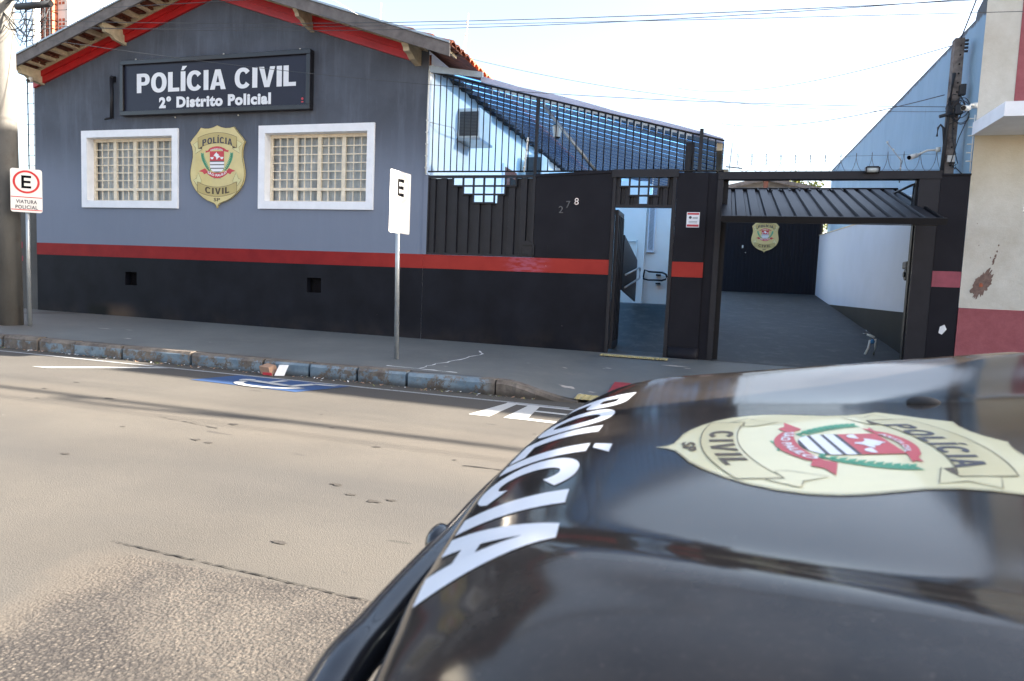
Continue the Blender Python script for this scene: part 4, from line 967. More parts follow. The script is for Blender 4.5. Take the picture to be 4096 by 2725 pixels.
# ------------------------------------------------------------------ garage
gf = thing('garage_frame', (1.3, 0, .3), 'black steel frame with lintel and two posts round the garage opening', 'frame')
bm = nb(); box(bm, -.05, .025, .0, .14, .2, 2.76); ob('post', bm, 'black_metal', gf)
bm = nb(); box(bm, .026, .095, .10, .2, .2, 2.76); ob('inner_post', bm, 'dark_metal', gf)
bm = nb(); box(bm, 2.43, 2.67, -.0, .14, .2, 2.76); ob('post', bm, 'black_metal', gf)
bm = nb(); box(bm, 2.415, 2.429, .06, .16, .2, 2.76); ob('inner_post', bm, 'dark_metal', gf)
bm = nb(); box(bm, -.05, 2.68, -.012, .15, 2.76, 2.862); ob('lintel', bm, 'black_metal', gf)
ll = thing('flood_light', (1.86, -.05, 2.84), 'small grey bulkhead light on the garage lintel', 'lamp')
bm = nb(); tube(bm, [(1.79, -.06, 2.865), (1.93, -.06, 2.865)], .032, 10); ob('lens', bm, 'frost', ll)
bm = nb(); box(bm, 1.775, 1.79, -.10, -.02, 2.83, 2.90); box(bm, 1.93, 1.945, -.10, -.02, 2.83, 2.90); box(bm, 1.79, 1.93, -.09, -.02, 2.895, 2.91); box(bm, 1.84, 1.88, -.03, .0, 2.85, 2.905); ob('body', bm, 'black_metal', ll)
# tilting door, half open
td = thing('garage_door', (1.25, .3, 2.5), 'black ribbed up-and-over garage door tilted open under the lintel', 'garage door')
A0 = Vector((.04, -.92, 2.15)); A1 = Vector((.06, 1.58, 2.86)); X0, X1 = .035, 2.52
def dp(x, t, h): p = A0.lerp(A1, t); return (x, p.y-.272*h, p.z+.96*h)
bm = nb(); n = 14
prof = []
for i in range(n):
    a = X0+(X1-X0)*i/n; p = (X1-X0)/n; prof += [(a, 0), (a+.62*p, 0), (a+.70*p, .035), (a+.93*p, .035)]
prof.append((X1, 0))
for (xa, ha), (xb, hb) in zip(prof, prof[1:]): quad(bm, [dp(xa, 0.02, -ha), dp(xb, 0.02, -hb), dp(xb, .98, -hb), dp(xa, .98, -ha)])
ob('panel', bm, 'black_metal', td)
bm = nb()
def dbar(x0, x1, t0, t1, h0, h1):
    P = [dp(x0, t0, h0), dp(x1, t0, h0), dp(x1, t1, h0), dp(x0, t1, h0), dp(x0, t0, h1), dp(x1, t0, h1), dp(x1, t1, h1), dp(x0, t1, h1)]
    v = [bm.verts.new(p) for p in P]
    for f in ((0, 1, 2, 3), (4, 5, 6, 7), (0, 1, 5, 4), (2, 3, 7, 6), (0, 3, 7, 4), (1, 2, 6, 5)): bm.faces.new([v[i] for i in f])
    bmesh.ops.recalc_face_normals(bm, faces=bm.faces[:])
dbar(X0-.01, X1+.01, -.002, .018, -.06, .015); dbar(X0-.01, X1+.01, .985, 1.0, -.05, .015); dbar(X1-.012, X1+.012, .018, .985, -.05, .0); dbar(X0-.012, X0+.012, .018, .985, -.05, .0)
ob('door_frame', bm, 'dark_metal', td)
bm = nb(); tube(bm, [(2.40, 1.2, 2.74), (2.38, .1, 2.70)], .016, 6); tube(bm, [(2.40, .12, 2.72), (2.38, .1, 2.2)], .01, 6); ob('arm', bm, 'dark_metal', td)
bm = nb(); tube(bm, [(.05, -.9, 2.09), (2.45, -.88, 2.085)], .006, 6); ob('cable', bm, 'cable', td)
bm = nb()
for r_, (a, b) in enumerate(((.55, 1.75), (.75, 1.55))):
    for i in range(9-2*r_): xx = a+(b-a)*i/(8-2*r_); dbar(xx-.008, xx+.008, .90+.0*r_, .985-.04*r_, .003, .012)
ob('stepped_grille', bm, 'dark_metal', td)
# right wall stub
rw = thing('boundary_pier', (2.84, 0, .3), 'black wall pier with a pink red band between garage and cream building', 'wall')
bm = nb(); box(bm, 2.672, 2.992, -.004, .12, .1, 1.389); box(bm, 2.672, 2.992, -.004, .12, 1.593, 2.80); box(bm, 2.672, 3.0, -.02, .14, 2.80, 2.822); ob('wall', bm, 'black_wall', rw)
bm = nb(); box(bm, 2.67, 2.994, -.008, .118, 1.39, 1.592); ob('trim_band', bm, 'pink_band', rw)
bm = nb(); prism(bm, [(2.80, -.0065, .80), (2.84, -.0065, .78), (2.89, -.0065, .85), (2.86, -.0065, .91), (2.81, -.0065, .88)], (0, .002, 0)); ob('paint_chip', bm, 'paper', rw)
# driveway
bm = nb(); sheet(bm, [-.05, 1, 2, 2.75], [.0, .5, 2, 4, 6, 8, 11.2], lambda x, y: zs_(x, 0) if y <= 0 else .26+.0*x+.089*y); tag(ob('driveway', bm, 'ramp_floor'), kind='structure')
bw = thing('white_boundary_wall', (2.75, 5, .3), 'white boundary wall with a dark grey base along the right side of the driveway', 'wall')
pts = [(11.1, 2.92), (5.0, 2.70), (4.2, 2.66), (3.0, 2.72), (1.36, 2.80)]
bm = nb(); prism(bm, [(2.74, 1.36, 1.02)]+[(2.74, 11.1, 1.02)]+[(2.74, y, z) for y, z in pts], (.12, 0, 0)); ob('wall', bm, 'boundary_white', bw)
bm = nb(); box(bm, 2.74, 2.86, 1.36, 11.1, .1, 1.018); ob('dado', bm, 'dado', bw)
bm = nb(); box(bm, 2.70, 2.86, .25, 1.355, 1.02, 2.82); ob('end_pier', bm, 'soffit', bw)
bm = nb(); box(bm, 2.70, 2.86, .25, 1.355, .1, 1.018); ob('pier_base', bm, 'dado', bw)
bm = nb()
for (a, b) in zip(pts[:2], pts[1:3]): prism(bm, [(2.72, a[0], a[1]), (2.72, b[0], b[1]), (2.72, b[0], b[1]+.02), (2.72, a[0], a[1]+.02)], (.16, 0, 0))
ob('coping', bm, 'cream_wood', bw)
mo = thing('gate_motor', (2.66, 1.15, 1.6), 'round grey gate motor with dark pulley on the white pier inside the garage', 'motor')
bm = nb(); tube(bm, [(2.62, 1.12, 1.57), (2.69, 1.12, 1.57)], .085, 16); tube(bm, [(2.60, 1.12, 1.57), (2.62, 1.12, 1.57)], .04, 12); ob('pulley', bm, 'dark_metal', mo)
bm = nb(); box(bm, 2.60, 2.70, 1.02, 1.24, 1.65, 1.76, .02); ob('cover', bm, 'ac_grille', mo)
rg2 = thing('rear_gate', (1.4, 11.1, 1.25), 'tall dark rear gate of the driveway carrying a police shield', 'gate')
bm = nb(); box(bm, -.3, 2.76, 11.12, 11.2, 1.0, 3.42)
for i in range(30): box(bm, -.3+i*.102, -.3+i*.102+.05, 11.10, 11.118, 1.22, 3.40)
ob('gate_panel', bm, 'gate_black', rg2)
bm = nb(); box(bm, .68, .72, 11.06, 11.1, 2.52, 2.6); box(bm, .78, .80, 11.06, 11.1, 2.38, 2.4); ob('latch', bm, 'plastic_white', rg2)
e2 = thing('police_shield', (1.29, 11.05, 2.4), 'gold police shield emblem on the dark rear gate inside the garage', 'shield')
emblem(e2, 'shield_plate', wall_place(1.29, 2.86, .94/1.39, 11.05, .012), 0, .012)
tf = thing('garden_tap', (2.32, 1.0, .35), 'white pipe frame with blue and chrome tap beside the right garage post', 'tap')
bx0, by0 = 2.28, 1.25; zb0 = .37
bm = nb(); tube(bm, [(bx0-.07, by0, zb0), (bx0-.03, by0, zb0+.10), (bx0-.015, by0, zb0+.22)], .016, 8); tube(bm, [(bx0+.05, by0, zb0), (bx0+.065, by0, zb0+.12), (bx0+.055, by0, zb0+.24)], .016, 8); tube(bm, [(bx0-.06, by0, zb0+.30), (bx0, by0, zb0+.28), (bx0+.04, by0, zb0+.26)], .018, 8); ob('pipe', bm, 'plastic_white', tf)
bm = nb(); ball(bm, (bx0+.02, by0, zb0+.2), .035); ob('valve', bm, 'blue_plastic', tf)
bm = nb(); tube(bm, [(bx0-.12, by0, zb0+.31), (bx0-.07, by0, zb0+.31)], .006, 6); tube(bm, [(bx0-.075, by0, zb0+.33), (bx0-.07, by0, zb0+.37)], .007, 6); ob('spout', bm, 'chrome', tf)
# shed roof and tree far behind
sh = thing('rear_shed', (1.6, 16, 1.3), 'low gabled shed roof rising behind the rear gate', 'shed')
bm = nb(); P = [(-.3, 4.95), (1.5, 5.36), (3.6, 4.90), (3.6, 4.78), (1.5, 5.22), (-.3, 4.82)]
prism(bm, [(x, 16, z) for x, z in P], (0, .1, 0)); prism(bm, [(x, 16.1, z-.02) for x, z in P], (0, 3, 0)); ob('roof', bm, 'fascia_wood', sh)
bm = nb(); box(bm, 1.42, 1.58, 16.03, 16.1, 4.4, 5.2); ob('king_post', bm, 'brown_wood', sh)
bm = nb(); quad(bm, [(-.3, 17, 1), (3.6, 17, 1), (3.6, 17, 4.8), (-.3, 17, 4.8)]); ob('rear_wall', bm, 'hole', sh)
def tree(name, base, H, Rc, label, seed):
    r = thing(name, base, label, 'tree'); rnd = random.Random(seed); bx, by, bz = base
    bm = nb(); tube(bm, [(bx, by, bz), (bx+.1, by, bz+H*.3), (bx, by+.1, bz+H*.6)], .18, 8, .08)
    for k in range(9):
        a = rnd.uniform(0, 6.28); z = bz+H*rnd.uniform(.35, .6); tube(bm, [(bx, by, z), (bx+Rc*.4*math.cos(a), by+Rc*.4*math.sin(a), z+H*.12), (bx+Rc*.8*math.cos(a), by+Rc*.8*math.sin(a), z+H*.2)], .06, 5, .02)
    ob('trunk', bm, 'bark', r)
    bm = nb()
    for c in range(46):
        a = rnd.uniform(0, 6.28); e_ = rnd.uniform(-.5, 1); rad = Rc*rnd.uniform(.3, 1)
        cx, cy, cz = bx+rad*math.cos(a)*math.cos(e_), by+rad*math.sin(a)*math.cos(e_), bz+H*.66+H*.3*math.sin(e_)*rnd.uniform(.4, 1.1)
        for q in range(70):
            d = Vector((rnd.gauss(0, 1), rnd.gauss(0, 1), rnd.gauss(0, .8))); d = d.normalized()*rnd.uniform(.1, .55)*Rc*.42
            p = Vector((cx, cy, cz))+d; u = Vector((rnd.gauss(0, 1), rnd.gauss(0, 1), rnd.gauss(0, .6))).normalized(); v_ = u.cross(Vector((rnd.gauss(0, 1), rnd.gauss(0, 1), rnd.gauss(0, 1)))).normalized(); L = rnd.uniform(.07, .13)
            quad(bm, [p-u*L, p+v_*L*.45, p+u*L, p-v_*L*.45])
    ob('crown', bm, 'leaves', r)
tree('garden_tree', (3.0, 24.0, .5), 6.6, 2.0, 'sunlit yellow green tree top showing above the rear shed roof', 4)

# ------------------------------------------------------------------ cream neighbour building with blue flank
cb = thing('cream_building', (4.5, 0, .2), 'cream rendered neighbouring building with red base, canopy slab and blue side wall', 'building')
bm = nb(); wall_grid(bm, 3.0, 3.8, 1.135, 5.0, 0, .2, [(3.6, 3.72, 2.34, 2.56)]); ob('front_wall', bm, 'cream_render', cb)
bm = nb(); box(bm, 3.0, 3.8, -.012, .1, .0, 1.133); ob('base_band', bm, 'red_base', cb)
bm = nb(); prism(bm, [(3.0, .004, .1), (3.0, 11.6, .1), (3.0, 11.6, 4.83), (3.0, .39, 4.83), (3.0, .34, 4.93), (3.0, .16, 5.0), (3.0, .004, 5.0)], (.2, 0, 0)); tag(ob('side_wall', bm, 'blue_wall', cb), 'blue painted side wall with black stains')
bm = nb(); prism(bm, [(3.385, -.004, 3.46), (3.8, -.004, 3.46), (3.8, -.004, 5.0), (3.38, -.004, 5.0)], (0, .003, 0)); ob('red_stripe', bm, 'red_base', cb)
bm = nb(); box(bm, 2.965, 3.8, -1.0, -.003, 3.29, 3.45); o = ob('canopy', bm, 'white_paint', cb)
bm = nb()
for i in range(12): box(bm, 3.6, 3.72, .02, .08, 2.345+i*.018, 2.352+i*.018)
ob('louvre', bm, 'fascia_wood', cb)
bm = nb(); box(bm, 3.2, 3.8, .21, 10, 4.80, 4.82); ob('roof', bm, 'fascia_wood', cb)
# missing plaster: irregular outline
rp = random.Random(11)
def blob(cx, cz, rx, rz, n=28, tilt=0, jag=.16):
    P = []
    for i in range(n):
        a = 2*math.pi*i/n; k = 1+rp.uniform(-jag, jag); x, z = rx*k*math.cos(a), rz*k*math.sin(a)
        P.append((cx+x*math.cos(tilt)-z*math.sin(tilt), cz+x*math.sin(tilt)+z*math.cos(tilt)))
    return P
bm = nb()
for P in (blob(3.235, 1.45, .085, .185, n=60, tilt=-.42, jag=.2), blob(3.335, 1.73, .017, .03, 10, jag=.4), blob(3.345, 1.77, .012, .014, 9, jag=.4), blob(3.352, 1.80, .012, .02, 8, jag=.4), blob(3.33, 1.70, .01, .01, 8, jag=.4), blob(3.365, 1.86, .010, .014, 8), blob(3.375, 1.935, .009, .012, 8), blob(3.30, 1.78, .007, .01, 6), blob(3.16, 1.93, .006, .006, 6), blob(3.12, 2.2, .005, .006, 6)):
    bm.faces.new([bm.verts.new((x, -.0025, z)) for x, z in P])
ob('bare_plaster', bm, 'plaster_brown', cb)
bm = nb(); bm.faces.new([bm.verts.new((x, -.0045, z)) for x, z in blob(3.225, 1.43, .022, .028, 12)]); ob('exposed_brick', bm, 'brick', cb)
# white studs (clips) down the corner
bm = nb()
for i in range(6): tube(bm, [(2.93, .02, 2.98+i*.105), (2.995, .02, 2.98+i*.105)], .008, 6)
tube(bm, [(2.985, .01, 2.85), (2.985, .01, 3.55)], .006, 5); tag(ob('corner_clips', bm, 'plastic_white', loc=(2.95, .02, 2.85)), 'column of short white insulator studs on the corner of the cream building', 'insulator')
# buildings further right and an added tall slab, which shade the near kerb
nbk = thing('corner_house', (12, 0, 0), 'plain rendered house further right along the street beyond the cream building', 'building')
bm = nb(); prism(bm, [(8.9, 0, -.2), (40, 0, -.2), (40, 0, 6.5), (14, 0, 6.15), (8.9, 0, 6.0)], (0, 9, 0)); ob('wall', bm, 'cream_render', nbk)
bm = nb()
for i in range(4): box(bm, 10+i*4, 11.4+i*4, -.03, 0, 1.2, 2.6)
ob('window', bm, 'windscreen', nbk)
slab_ = thing('shade_slab', (6.2, 1.8, 5), 'tall narrow slab added out of view to shade the left pavement and pole', 'light blocker')  # unseen slab, added only to cast shade on the left pavement and pole
bm = nb(); box(bm, 5.5, 5.75, .02, 2.6, 0, 9.3); ob('shaft', bm, 'cream_render', slab_)

# ------------------------------------------------------------------ old pole in the yard
op = thing('old_pole', (2.80, .35, 2.7), 'weathered square concrete service pole with holes and cables beside the blue wall', 'pole')
bm = nb(); 
prism(bm, [(2.765, .32, .3), (2.905, .32, .3), (2.885, .32, 4.60), (2.775, .32, 4.60)], (0, .13, 0)); ob('shaft', bm, 'pole_old', op)
bm = nb()
for i in range(14): tube(bm, [(2.845-.0*i, .312, 2.98+i*.117), (2.845, .322, 2.98+i*.117)], .011, 8)
ob('holes', bm, 'hole', op)
bm = nb(); tube(bm, [(2.745, .30, 2.6), (2.765, .30, 3.7), (2.79, .30, 4.15)], .024, 8); tube(bm, [(2.755, .30, 3.2), (2.72, .29, 3.46), (2.685, .29, 3.50), (2.66, .29, 3.46), (2.655, .29, 3.35)], .014, 8); ob('conduit', bm, 'cable', op)
bm = nb(); rc = random.Random(9)
def loopc(bm, c, r, n=16, rad=.005, sq=1.0):
    pts = []; ph = rc.uniform(0, 6)
    for i in range(n+1): a = ph+2*math.pi*i/n*.9; pts.append((c[0]+r*math.cos(a), c[1]+rc.uniform(-.01, .01), c[2]+r*sq*math.sin(a)))
    tube(bm, pts, rad, 5)
for i in range(9): loopc(bm, (2.84+rc.uniform(-.06, .08), .27, 3.72+rc.uniform(-.14, .14)), rc.uniform(.05, .11), sq=1.2)
tube(bm, [(2.86, .28, 3.9), (2.94, .28, 3.75), (2.88, .28, 3.55), (2.78, .28, 3.5)], .006, 5); tube(bm, [(2.82, .29, 3.6), (2.84, .29, 3.3), (2.92, .29, 3.0), (2.86, .29, 2.95)], .006, 5)
tube(bm, [(2.93, .05, 3.55), (2.88, .2, 3.3), (2.84, .29, 3.0), (2.9, .29, 2.93)], .006, 5); tube(bm, [(2.9, .29, 2.95), (2.96, .2, 2.85)], .006, 5)
ob('cable_loops', bm, 'cable', op)
bm = nb(); box(bm, 2.86, 2.93, .24, .32, 3.86, 4.0, .01); box(bm, 2.83, 2.92, .24, .32, 3.62, 3.74, .01); tube(bm, [(2.66, .28, 3.60), (2.80, .28, 3.64)], .022, 8); ob('splice_box', bm, 'cable', op)
bm = nb(); 
for i in range(4): tube(bm, [(2.88, .30, 4.42+.045*i), (2.92, .30, 4.42+.045*i)], .016, 8)
ob('insulators', bm, 'cable', op)
bm = nb(); box(bm, 2.80, 2.885, .285, .318, 3.02, 3.105); ob('meter_box', bm, 'plastic_white', op)
# razor wire and posts
rz = thing('razor_wire', (1.5, .6, 2.9), 'coils of razor wire stretched above the garage lintel', 'razor wire')
bm = nb(); pts = []; n = 900; turns = 15
r2 = random.Random(1)
def rw_pt(t): 
    a = 2*math.pi*turns*t; rad = .13+.015*math.sin(7*a*.13); return Vector((.15+2.95*t+.05*math.cos(a), .62+rad*math.cos(a)*.6, 3.08+rad*math.sin(a)))
P = [rw_pt(i/n) for i in range(n+1)]; tube(bm, P, .0034, 4)
ob('coil', bm, 'wire', rz)
bm = nb()
for i in range(0, n, 4):
    p = P[i]; d = Vector((r2.uniform(-1, 1), r2.uniform(-1, 1), r2.uniform(-1, 1))).normalized()*.012; e_ = d.cross(Vector((0, 0, 1))).normalized()*.004; quad(bm, [p-d, p+e_, p+d, p-e_])
b_ = ob('blades', bm, 'wire', rz)
bm = nb(); tube(bm, [(.05, .62, 3.19), (1.6, .62, 3.17), (3.0, .62, 3.19)], .002, 4); tube(bm, [(.05, .62, 2.98), (3.0, .62, 2.98)], .002, 4); ob('strand', bm, 'wire', rz)
o = thing('bent_fence_rod', (2.33, .6, 2.85), 'thin bent rod with white bobbins leaning among the razor wire', 'insulator')
bm = nb(); tube(bm, [(2.33, .6, 2.8), (2.33, .6, 3.1), (2.14, .6, 3.34)], .009, 6); ob('rod', bm, 'galv', o)
bm = nb(); [ball(bm, p, .014) for p in ((2.14, .6, 3.35), (2.22, .6, 3.25), (2.31, .6, 3.14), (2.33, .6, 3.0))]; ob('bobbins', bm, 'plastic_white', o)
o = thing('fence_rod', (.13, 2.3, 3.3), 'thin upright fence rod with a side arm at the end of the awning', 'insulator')
bm = nb(); tube(bm, [(.1, 2.3, 3.15), (.15, 2.3, 4.03)], .008, 6); tube(bm, [(.05, 2.3, 3.33), (.32, 2.3, 3.3)], .012, 6); ob('rod', bm, 'galv', o)
o = thing('roof_antenna', (-4.25, 1, 4.9), 'slim white antenna mast with bobbins behind the right roof slope', 'antenna')
bm = nb(); tube(bm, [(-4.28, 1, 4.5), (-4.20, 1, 5.64)], .009, 6); tube(bm, [(-4.36, 1.1, 4.9), (-4.24, 1.0, 5.3)], .005, 5); ob('mast', bm, 'plastic_white', o)
bm = nb(); [ball(bm, (-4.26+.012*i, 1, 4.9+.2*i), .018) for i in range(4)]; ob('bobbins', bm, 'plastic_white', o)
o = thing('roof_antenna', (-5.6, 1, 5.2), 'short white rod just behind the upper right roof slope', 'antenna')
bm = nb(); tube(bm, [(-5.62, .6, 5.0), (-5.60, .6, 5.75)], .009, 6); ob('mast', bm, 'plastic_white', o)

# ------------------------------------------------------------------ left pole, pipes, brick
lp_ = thing('utility_pole', (-10.36, -2.14, .2), 'round concrete utility pole at the left edge of the picture', 'utility pole')
bm = nb(); tube(bm, [(-10.345, -2.12, .1), (-10.365, -2.12, 3.0), (-10.40, -2.12, 8.6)], .172, 32, .13); ob('shaft', bm, 'pole_concrete', lp_)
bm = nb(); rc = random.Random(21)
for i in range(7): loopc(bm, (-9.95+rc.uniform(-.2, .3), -2.2, 4.62+rc.uniform(-.05, .3)), rc.uniform(.12, .3), rad=.006, sq=.9)
for i in range(5):
    x = -9.9+rc.uniform(-.1, .3); tube(bm, [(-10.3, -2.2, 4.9), (x, -2.2, 4.5-rc.uniform(0, .25)), (x+.3, -2.2, 4.95)], .005, 5)
ob('cable_loops', bm, 'cable', lp_)
bm = nb(); tube(bm, [(-10.0, -2.2, 4.92), (-9.35, -2.2, 4.92)], .045, 10); ob('splice_case', bm, 'cable', lp_)
bm = nb(); box(bm, -10.46, -10.36, -2.292, -2.285, 1.35, 1.62); 
ob('torn_poster', bm, 'plaster_brown', lp_)
# conduit mast with ladder clips behind the pole
pm_ = thing('service_mast', (-13.75, 1, .3), 'white service pipe with caged cables between the pole and the grey wall', 'mast')
bm = nb(); tube(bm, [(-13.62, 1.05, .3), (-13.66, 1.05, 7.2)], .075, 12); ob('pipe', bm, 'plastic_white', pm_)
bm = nb(); tube(bm, [(-13.84, 1, 2.9), (-13.86, 1, 7.2)], .012, 6); tube(bm, [(-13.35, 1, 2.3), (-13.37, 1, 7.2)], .018, 6); tube(bm, [(-13.22, 1, 2.3), (-13.24, 1, 7.2)], .012, 6)
for i in range(22): tube(bm, [(-13.86, .98, 2.6+i*.21), (-13.22, .98, 2.6+i*.21)], .006, 5)
ob('cage', bm, 'cable', pm_)
bm = nb(); tube(bm, [(-13.46, 1.0, .3), (-13.47, 1.0, 4.4)], .045, 10); ob('brown_pipe', bm, 'brown_wood', pm_)
ns = thing('neighbour_wall', (-12.6, .1, .3), 'narrow pale grey wall strip left of the grey gable', 'wall')
bm = nb(); box(bm, -12.95, -12.43, .06, .3, .1, 2.2); ob('strip', bm, 'pole_concrete', ns)
bm = nb(); box(bm, -12.93, -12.85, .05, .06, 1.5, 1.62); box(bm, -12.93, -12.85, .05, .06, 1.25, 1.35); ob('stickers', bm, 'pink_band', ns)
bn = thing('brick_building', (-15.5, 3.5, 0), 'unfinished wall of red hollow bricks beyond the left eave', 'building')
bm = nb(); rb = random.Random(8)
z = 0
box(bm, -16.03, -15.72, 3.55, 5.2, 0, 9)
ob('rendered_face', bm, 'soffit', bn)
bm = nb()
for i in range(44):
    z = i*.2; box(bm, -16.48, -16.035, 3.4, 3.7, z+.012, z+.19)
ob('brick_courses', bm, 'brick', bn)
bm = nb()
for i in range(44):
    for x in (-16.43, -16.29, -16.15):
        for k in (0, 1): box(bm, x, x+.07, 3.39, 3.41, i*.2+.04+k*.08, i*.2+.09+k*.08)
ob('brick_holes', bm, 'hole', bn)
bm = nb()
for i in range(20, 44, 3):
    for x in (-15.99, -15.88):
        for k in (0, 1, 2): box(bm, x, x+.07, 3.54, 3.56, i*.2+.02+k*.1, i*.2+.08+k*.1)
ob('exposed_bricks', bm, 'brick', bn)
wb = thing('far_white_house', (-17, 6, 0), 'low white house beyond the neighbour strip at far left', 'building')
bm = nb(); box(bm, -24, -12.6, 5, 9, 0, 2.9); ob('wall', bm, 'white_paint', wb)
bm = nb(); prism(bm, [(-24.2, 4.7, 2.9), (-12.5, 4.7, 2.9), (-12.5, 4.7, 3.0), (-24.2, 4.7, 3.0)], (0, 4.6, 0)); ob('roof', bm, 'tile', wb)

# ------------------------------------------------------------------ the two regulation signs
def reg_sign(base, plate_c, rot, w_, h_, label, extra, glabel='parking signs on galvanised posts'):
    r = thing('parking_sign', base, label, 'sign', glabel)
    bx, by, bz = base; cx, cy, cz = plate_c
    bm = nb(); tube(bm, [(bx, by, bz-.05), (cx-.034*math.sin(rot), cy+.034*math.cos(rot), cz+h_/2-.04)], .0285, 16); ob('post', bm, 'galv', r)
    ca, sa = math.cos(rot), math.sin(rot)
    def pl(u, v, d): return (cx+u*ca+d*sa, cy+u*sa-d*ca, cz+v)
    def rounded(W, H, rad, n=5):
        P = []
        for (qx, qy, a0) in ((W/2-rad, H/2-rad, 0), (-W/2+rad, H/2-rad, 90), (-W/2+rad, -H/2+rad, 180), (W/2-rad, -H/2+rad, 270)):
            for i in range(n+1): a = R(a0+90*i/n); P.append((qx+rad*math.cos(a), qy+rad*math.sin(a)))
        return P
    bm = nb(); P = rounded(w_, h_, .035 if extra else .018); a = [bm.verts.new(pl(u, v, .002)) for u, v in P]; b = [bm.verts.new(pl(u, v, 0)) for u, v in P]
    bm.faces.new(a); bm.faces.new(b[::-1])
    for i in range(len(P)): bm.faces.new((a[i], b[i], b[(i+1) % len(P)], a[(i+1) % len(P)]))
    bmesh.ops.recalc_face_normals(bm, faces=bm.faces[:]); pt = ob('plate', bm, 'sign_white', r)
    cyy = h_/2-h_*(.30 if extra else .26); ro, ri = w_*.425, w_*.35
    bm = nb(); n = 48
    for i in range(n):
        a0, a1 = 2*math.pi*i/n, 2*math.pi*(i+1)/n
        quad(bm, [pl(ro*math.cos(a0), cyy+ro*math.sin(a0), .004), pl(ro*math.cos(a1), cyy+ro*math.sin(a1), .004), pl(ri*math.cos(a1), cyy+ri*math.sin(a1), .004), pl(ri*math.cos(a0), cyy+ri*math.sin(a0), .004)])
    if extra:
        for z0 in (h_/2-h_*.66, -h_/2+.03): quad(bm, [pl(-w_/2+.005, z0, .004), pl(w_/2-.005, z0, .004), pl(w_/2-.005, z0+.012, .004), pl(-w_/2+.005, z0+.012, .004)])
    ob('red_ring', bm, 'sign_red' if extra else 'sign_red_glare', pt)
    bm = nb(); ew, eh, tk = w_*.31, w_*.47, w_*.085
    for (u0, u1, v0, v1) in ((-ew/2, -ew/2+tk, -eh/2, eh/2), (-ew/2+tk, ew/2, eh/2-tk, eh/2), (-ew/2+tk, ew/2, -eh/2, -eh/2+tk), (-ew/2+tk, ew/2-.008, -tk/2, tk/2)):
        quad(bm, [pl(u0, cyy+v0, .0045), pl(u1, cyy+v0, .0045), pl(u1, cyy+v1, .0045), pl(u0, cyy+v1, .0045)])
    ob('letter_e', bm, 'sign_ink', pt)
    if extra:
        for i, s_ in enumerate(extra):
            bm = text_bm(s_, w_*(.66 if i == 0 else .70), .055, .02, 1.1)
            for v in bm.verts: v.co = Vector(pl(v.co.x, h_/2-h_*(.755+.125*i)+v.co.y, .0045))
            ob('lettering', bm, 'ink', pt)
reg_sign((-9.98, -2.10, .22), (-9.925, -2.16, 2.285), R(38), .40, .64, 'white plate with red E ring above VIATURA POLICIAL, on a post beside the concrete pole', ('VIATURA', 'POLICIAL'))
reg_sign((-3.755, -2.26, .15), (-3.735, -2.32, 2.13), R(82), .44, .74, 'glaring sunlit white plate with black E, on a post before the right wall corner', None)

# ------------------------------------------------------------------ litter at the kerb
o = thing('cardboard_litter', (-5.0, -3.2, .04), 'crumpled brown carton with a white flap lying against the blue kerb', 'litter')
bm = nb(); prism(bm, [(-5.02, -3.22, .03), (-4.86, -3.26, .03), (-4.84, -3.15, .05), (-4.98, -3.12, .06)], (-.03, 0, .09)); ob('carton', bm, 'card', o)
bm = nb(); prism(bm, [(-4.82, -3.25, .03), (-4.72, -3.20, .03), (-4.70, -3.14, .15), (-4.80, -3.18, .15)], (-.004, .006, 0)); ob('paper_flap', bm, 'paper', o)
bm = nb(); prism(bm, [(-4.95, -3.28, .035), (-4.83, -3.28, .035), (-4.83, -3.28, .065), (-4.95, -3.28, .065)], (0, -.004, 0)); ob('red_label', bm, 'red_print', o)
bm = nb(); rl_ = random.Random(13)
for i in range(420):
    x = rl_.uniform(-12, -1.7); y = -3.11-abs(rl_.gauss(0, .07)); a = rl_.uniform(0, 3.14); L = rl_.uniform(.006, .028)
    z = zr(x)+.006; u = Vector((math.cos(a), math.sin(a), rl_.uniform(-.1, .4)))*L; v_ = Vector((-math.sin(a), math.cos(a), rl_.uniform(0, .3)))*L*.4; p = Vector((x, y, z+.004))
    quad(bm, [p-u, p+v_, p+u, p-v_], rl_.choice([0, 0, 1, 2]))
o = ob('gutter_debris', bm, ['card', 'leaves', 'paper']); tag(o, 'dry leaves and crumbs along the gutter', 'debris', kind='stuff')

# ------------------------------------------------------------------ overhead cables
def cable(p0, p1, sag, r, label, mat='cable', n=24):
    bm = nb(); p0, p1 = Vector(p0), Vector(p1); P = []
    for i in range(n+1):
        t = i/n; p = p0.lerp(p1, t); p.z -= sag*4*t*(1-t); P.append(p)
    tube(bm, P, r, 6); o = ob('overhead_cable', bm, mat, loc=tuple(p0)); return tag(o, label, 'cable', 'cables strung over the street')
cable((-10.4, -2.1, 5.12), (26, -2.1, 5.2), .3, .045, 'thick twisted cable bundle running above the whole frontage', n=40)
o = None
bm = nb(); tube(bm, [(3.6+.02*i*0, -2.1, 4.95) for i in ()] or [(7.2, -2.1, 4.90), (7.8, -2.1, 5.12), (8.5, -2.1, 5.15), (9.4, -2.1, 4.93)], .04, 6); tag(ob('cable_loop', bm, 'cable', loc=(5.5, -2.1, 4.9)), 'slack loop hanging on the thick overhead cable bundle', 'cable')
cable((-10.4, -2.2, 5.5), (26, -2.2, 5.7), .4, .012, 'second high cable above the thick bundle')
cable((-10.3, -2.1, 4.9), (14, -2.1, 4.9), .22, .004, 'high cable crossing the sky near the top edge', 'cable_grey')
cable((-10.3, -2.1, 4.80), (15, -2.1, 4.55), .52, .004, 'dark cable crossing the gable and the sky above the awning, rising to the right', 'cable_grey')
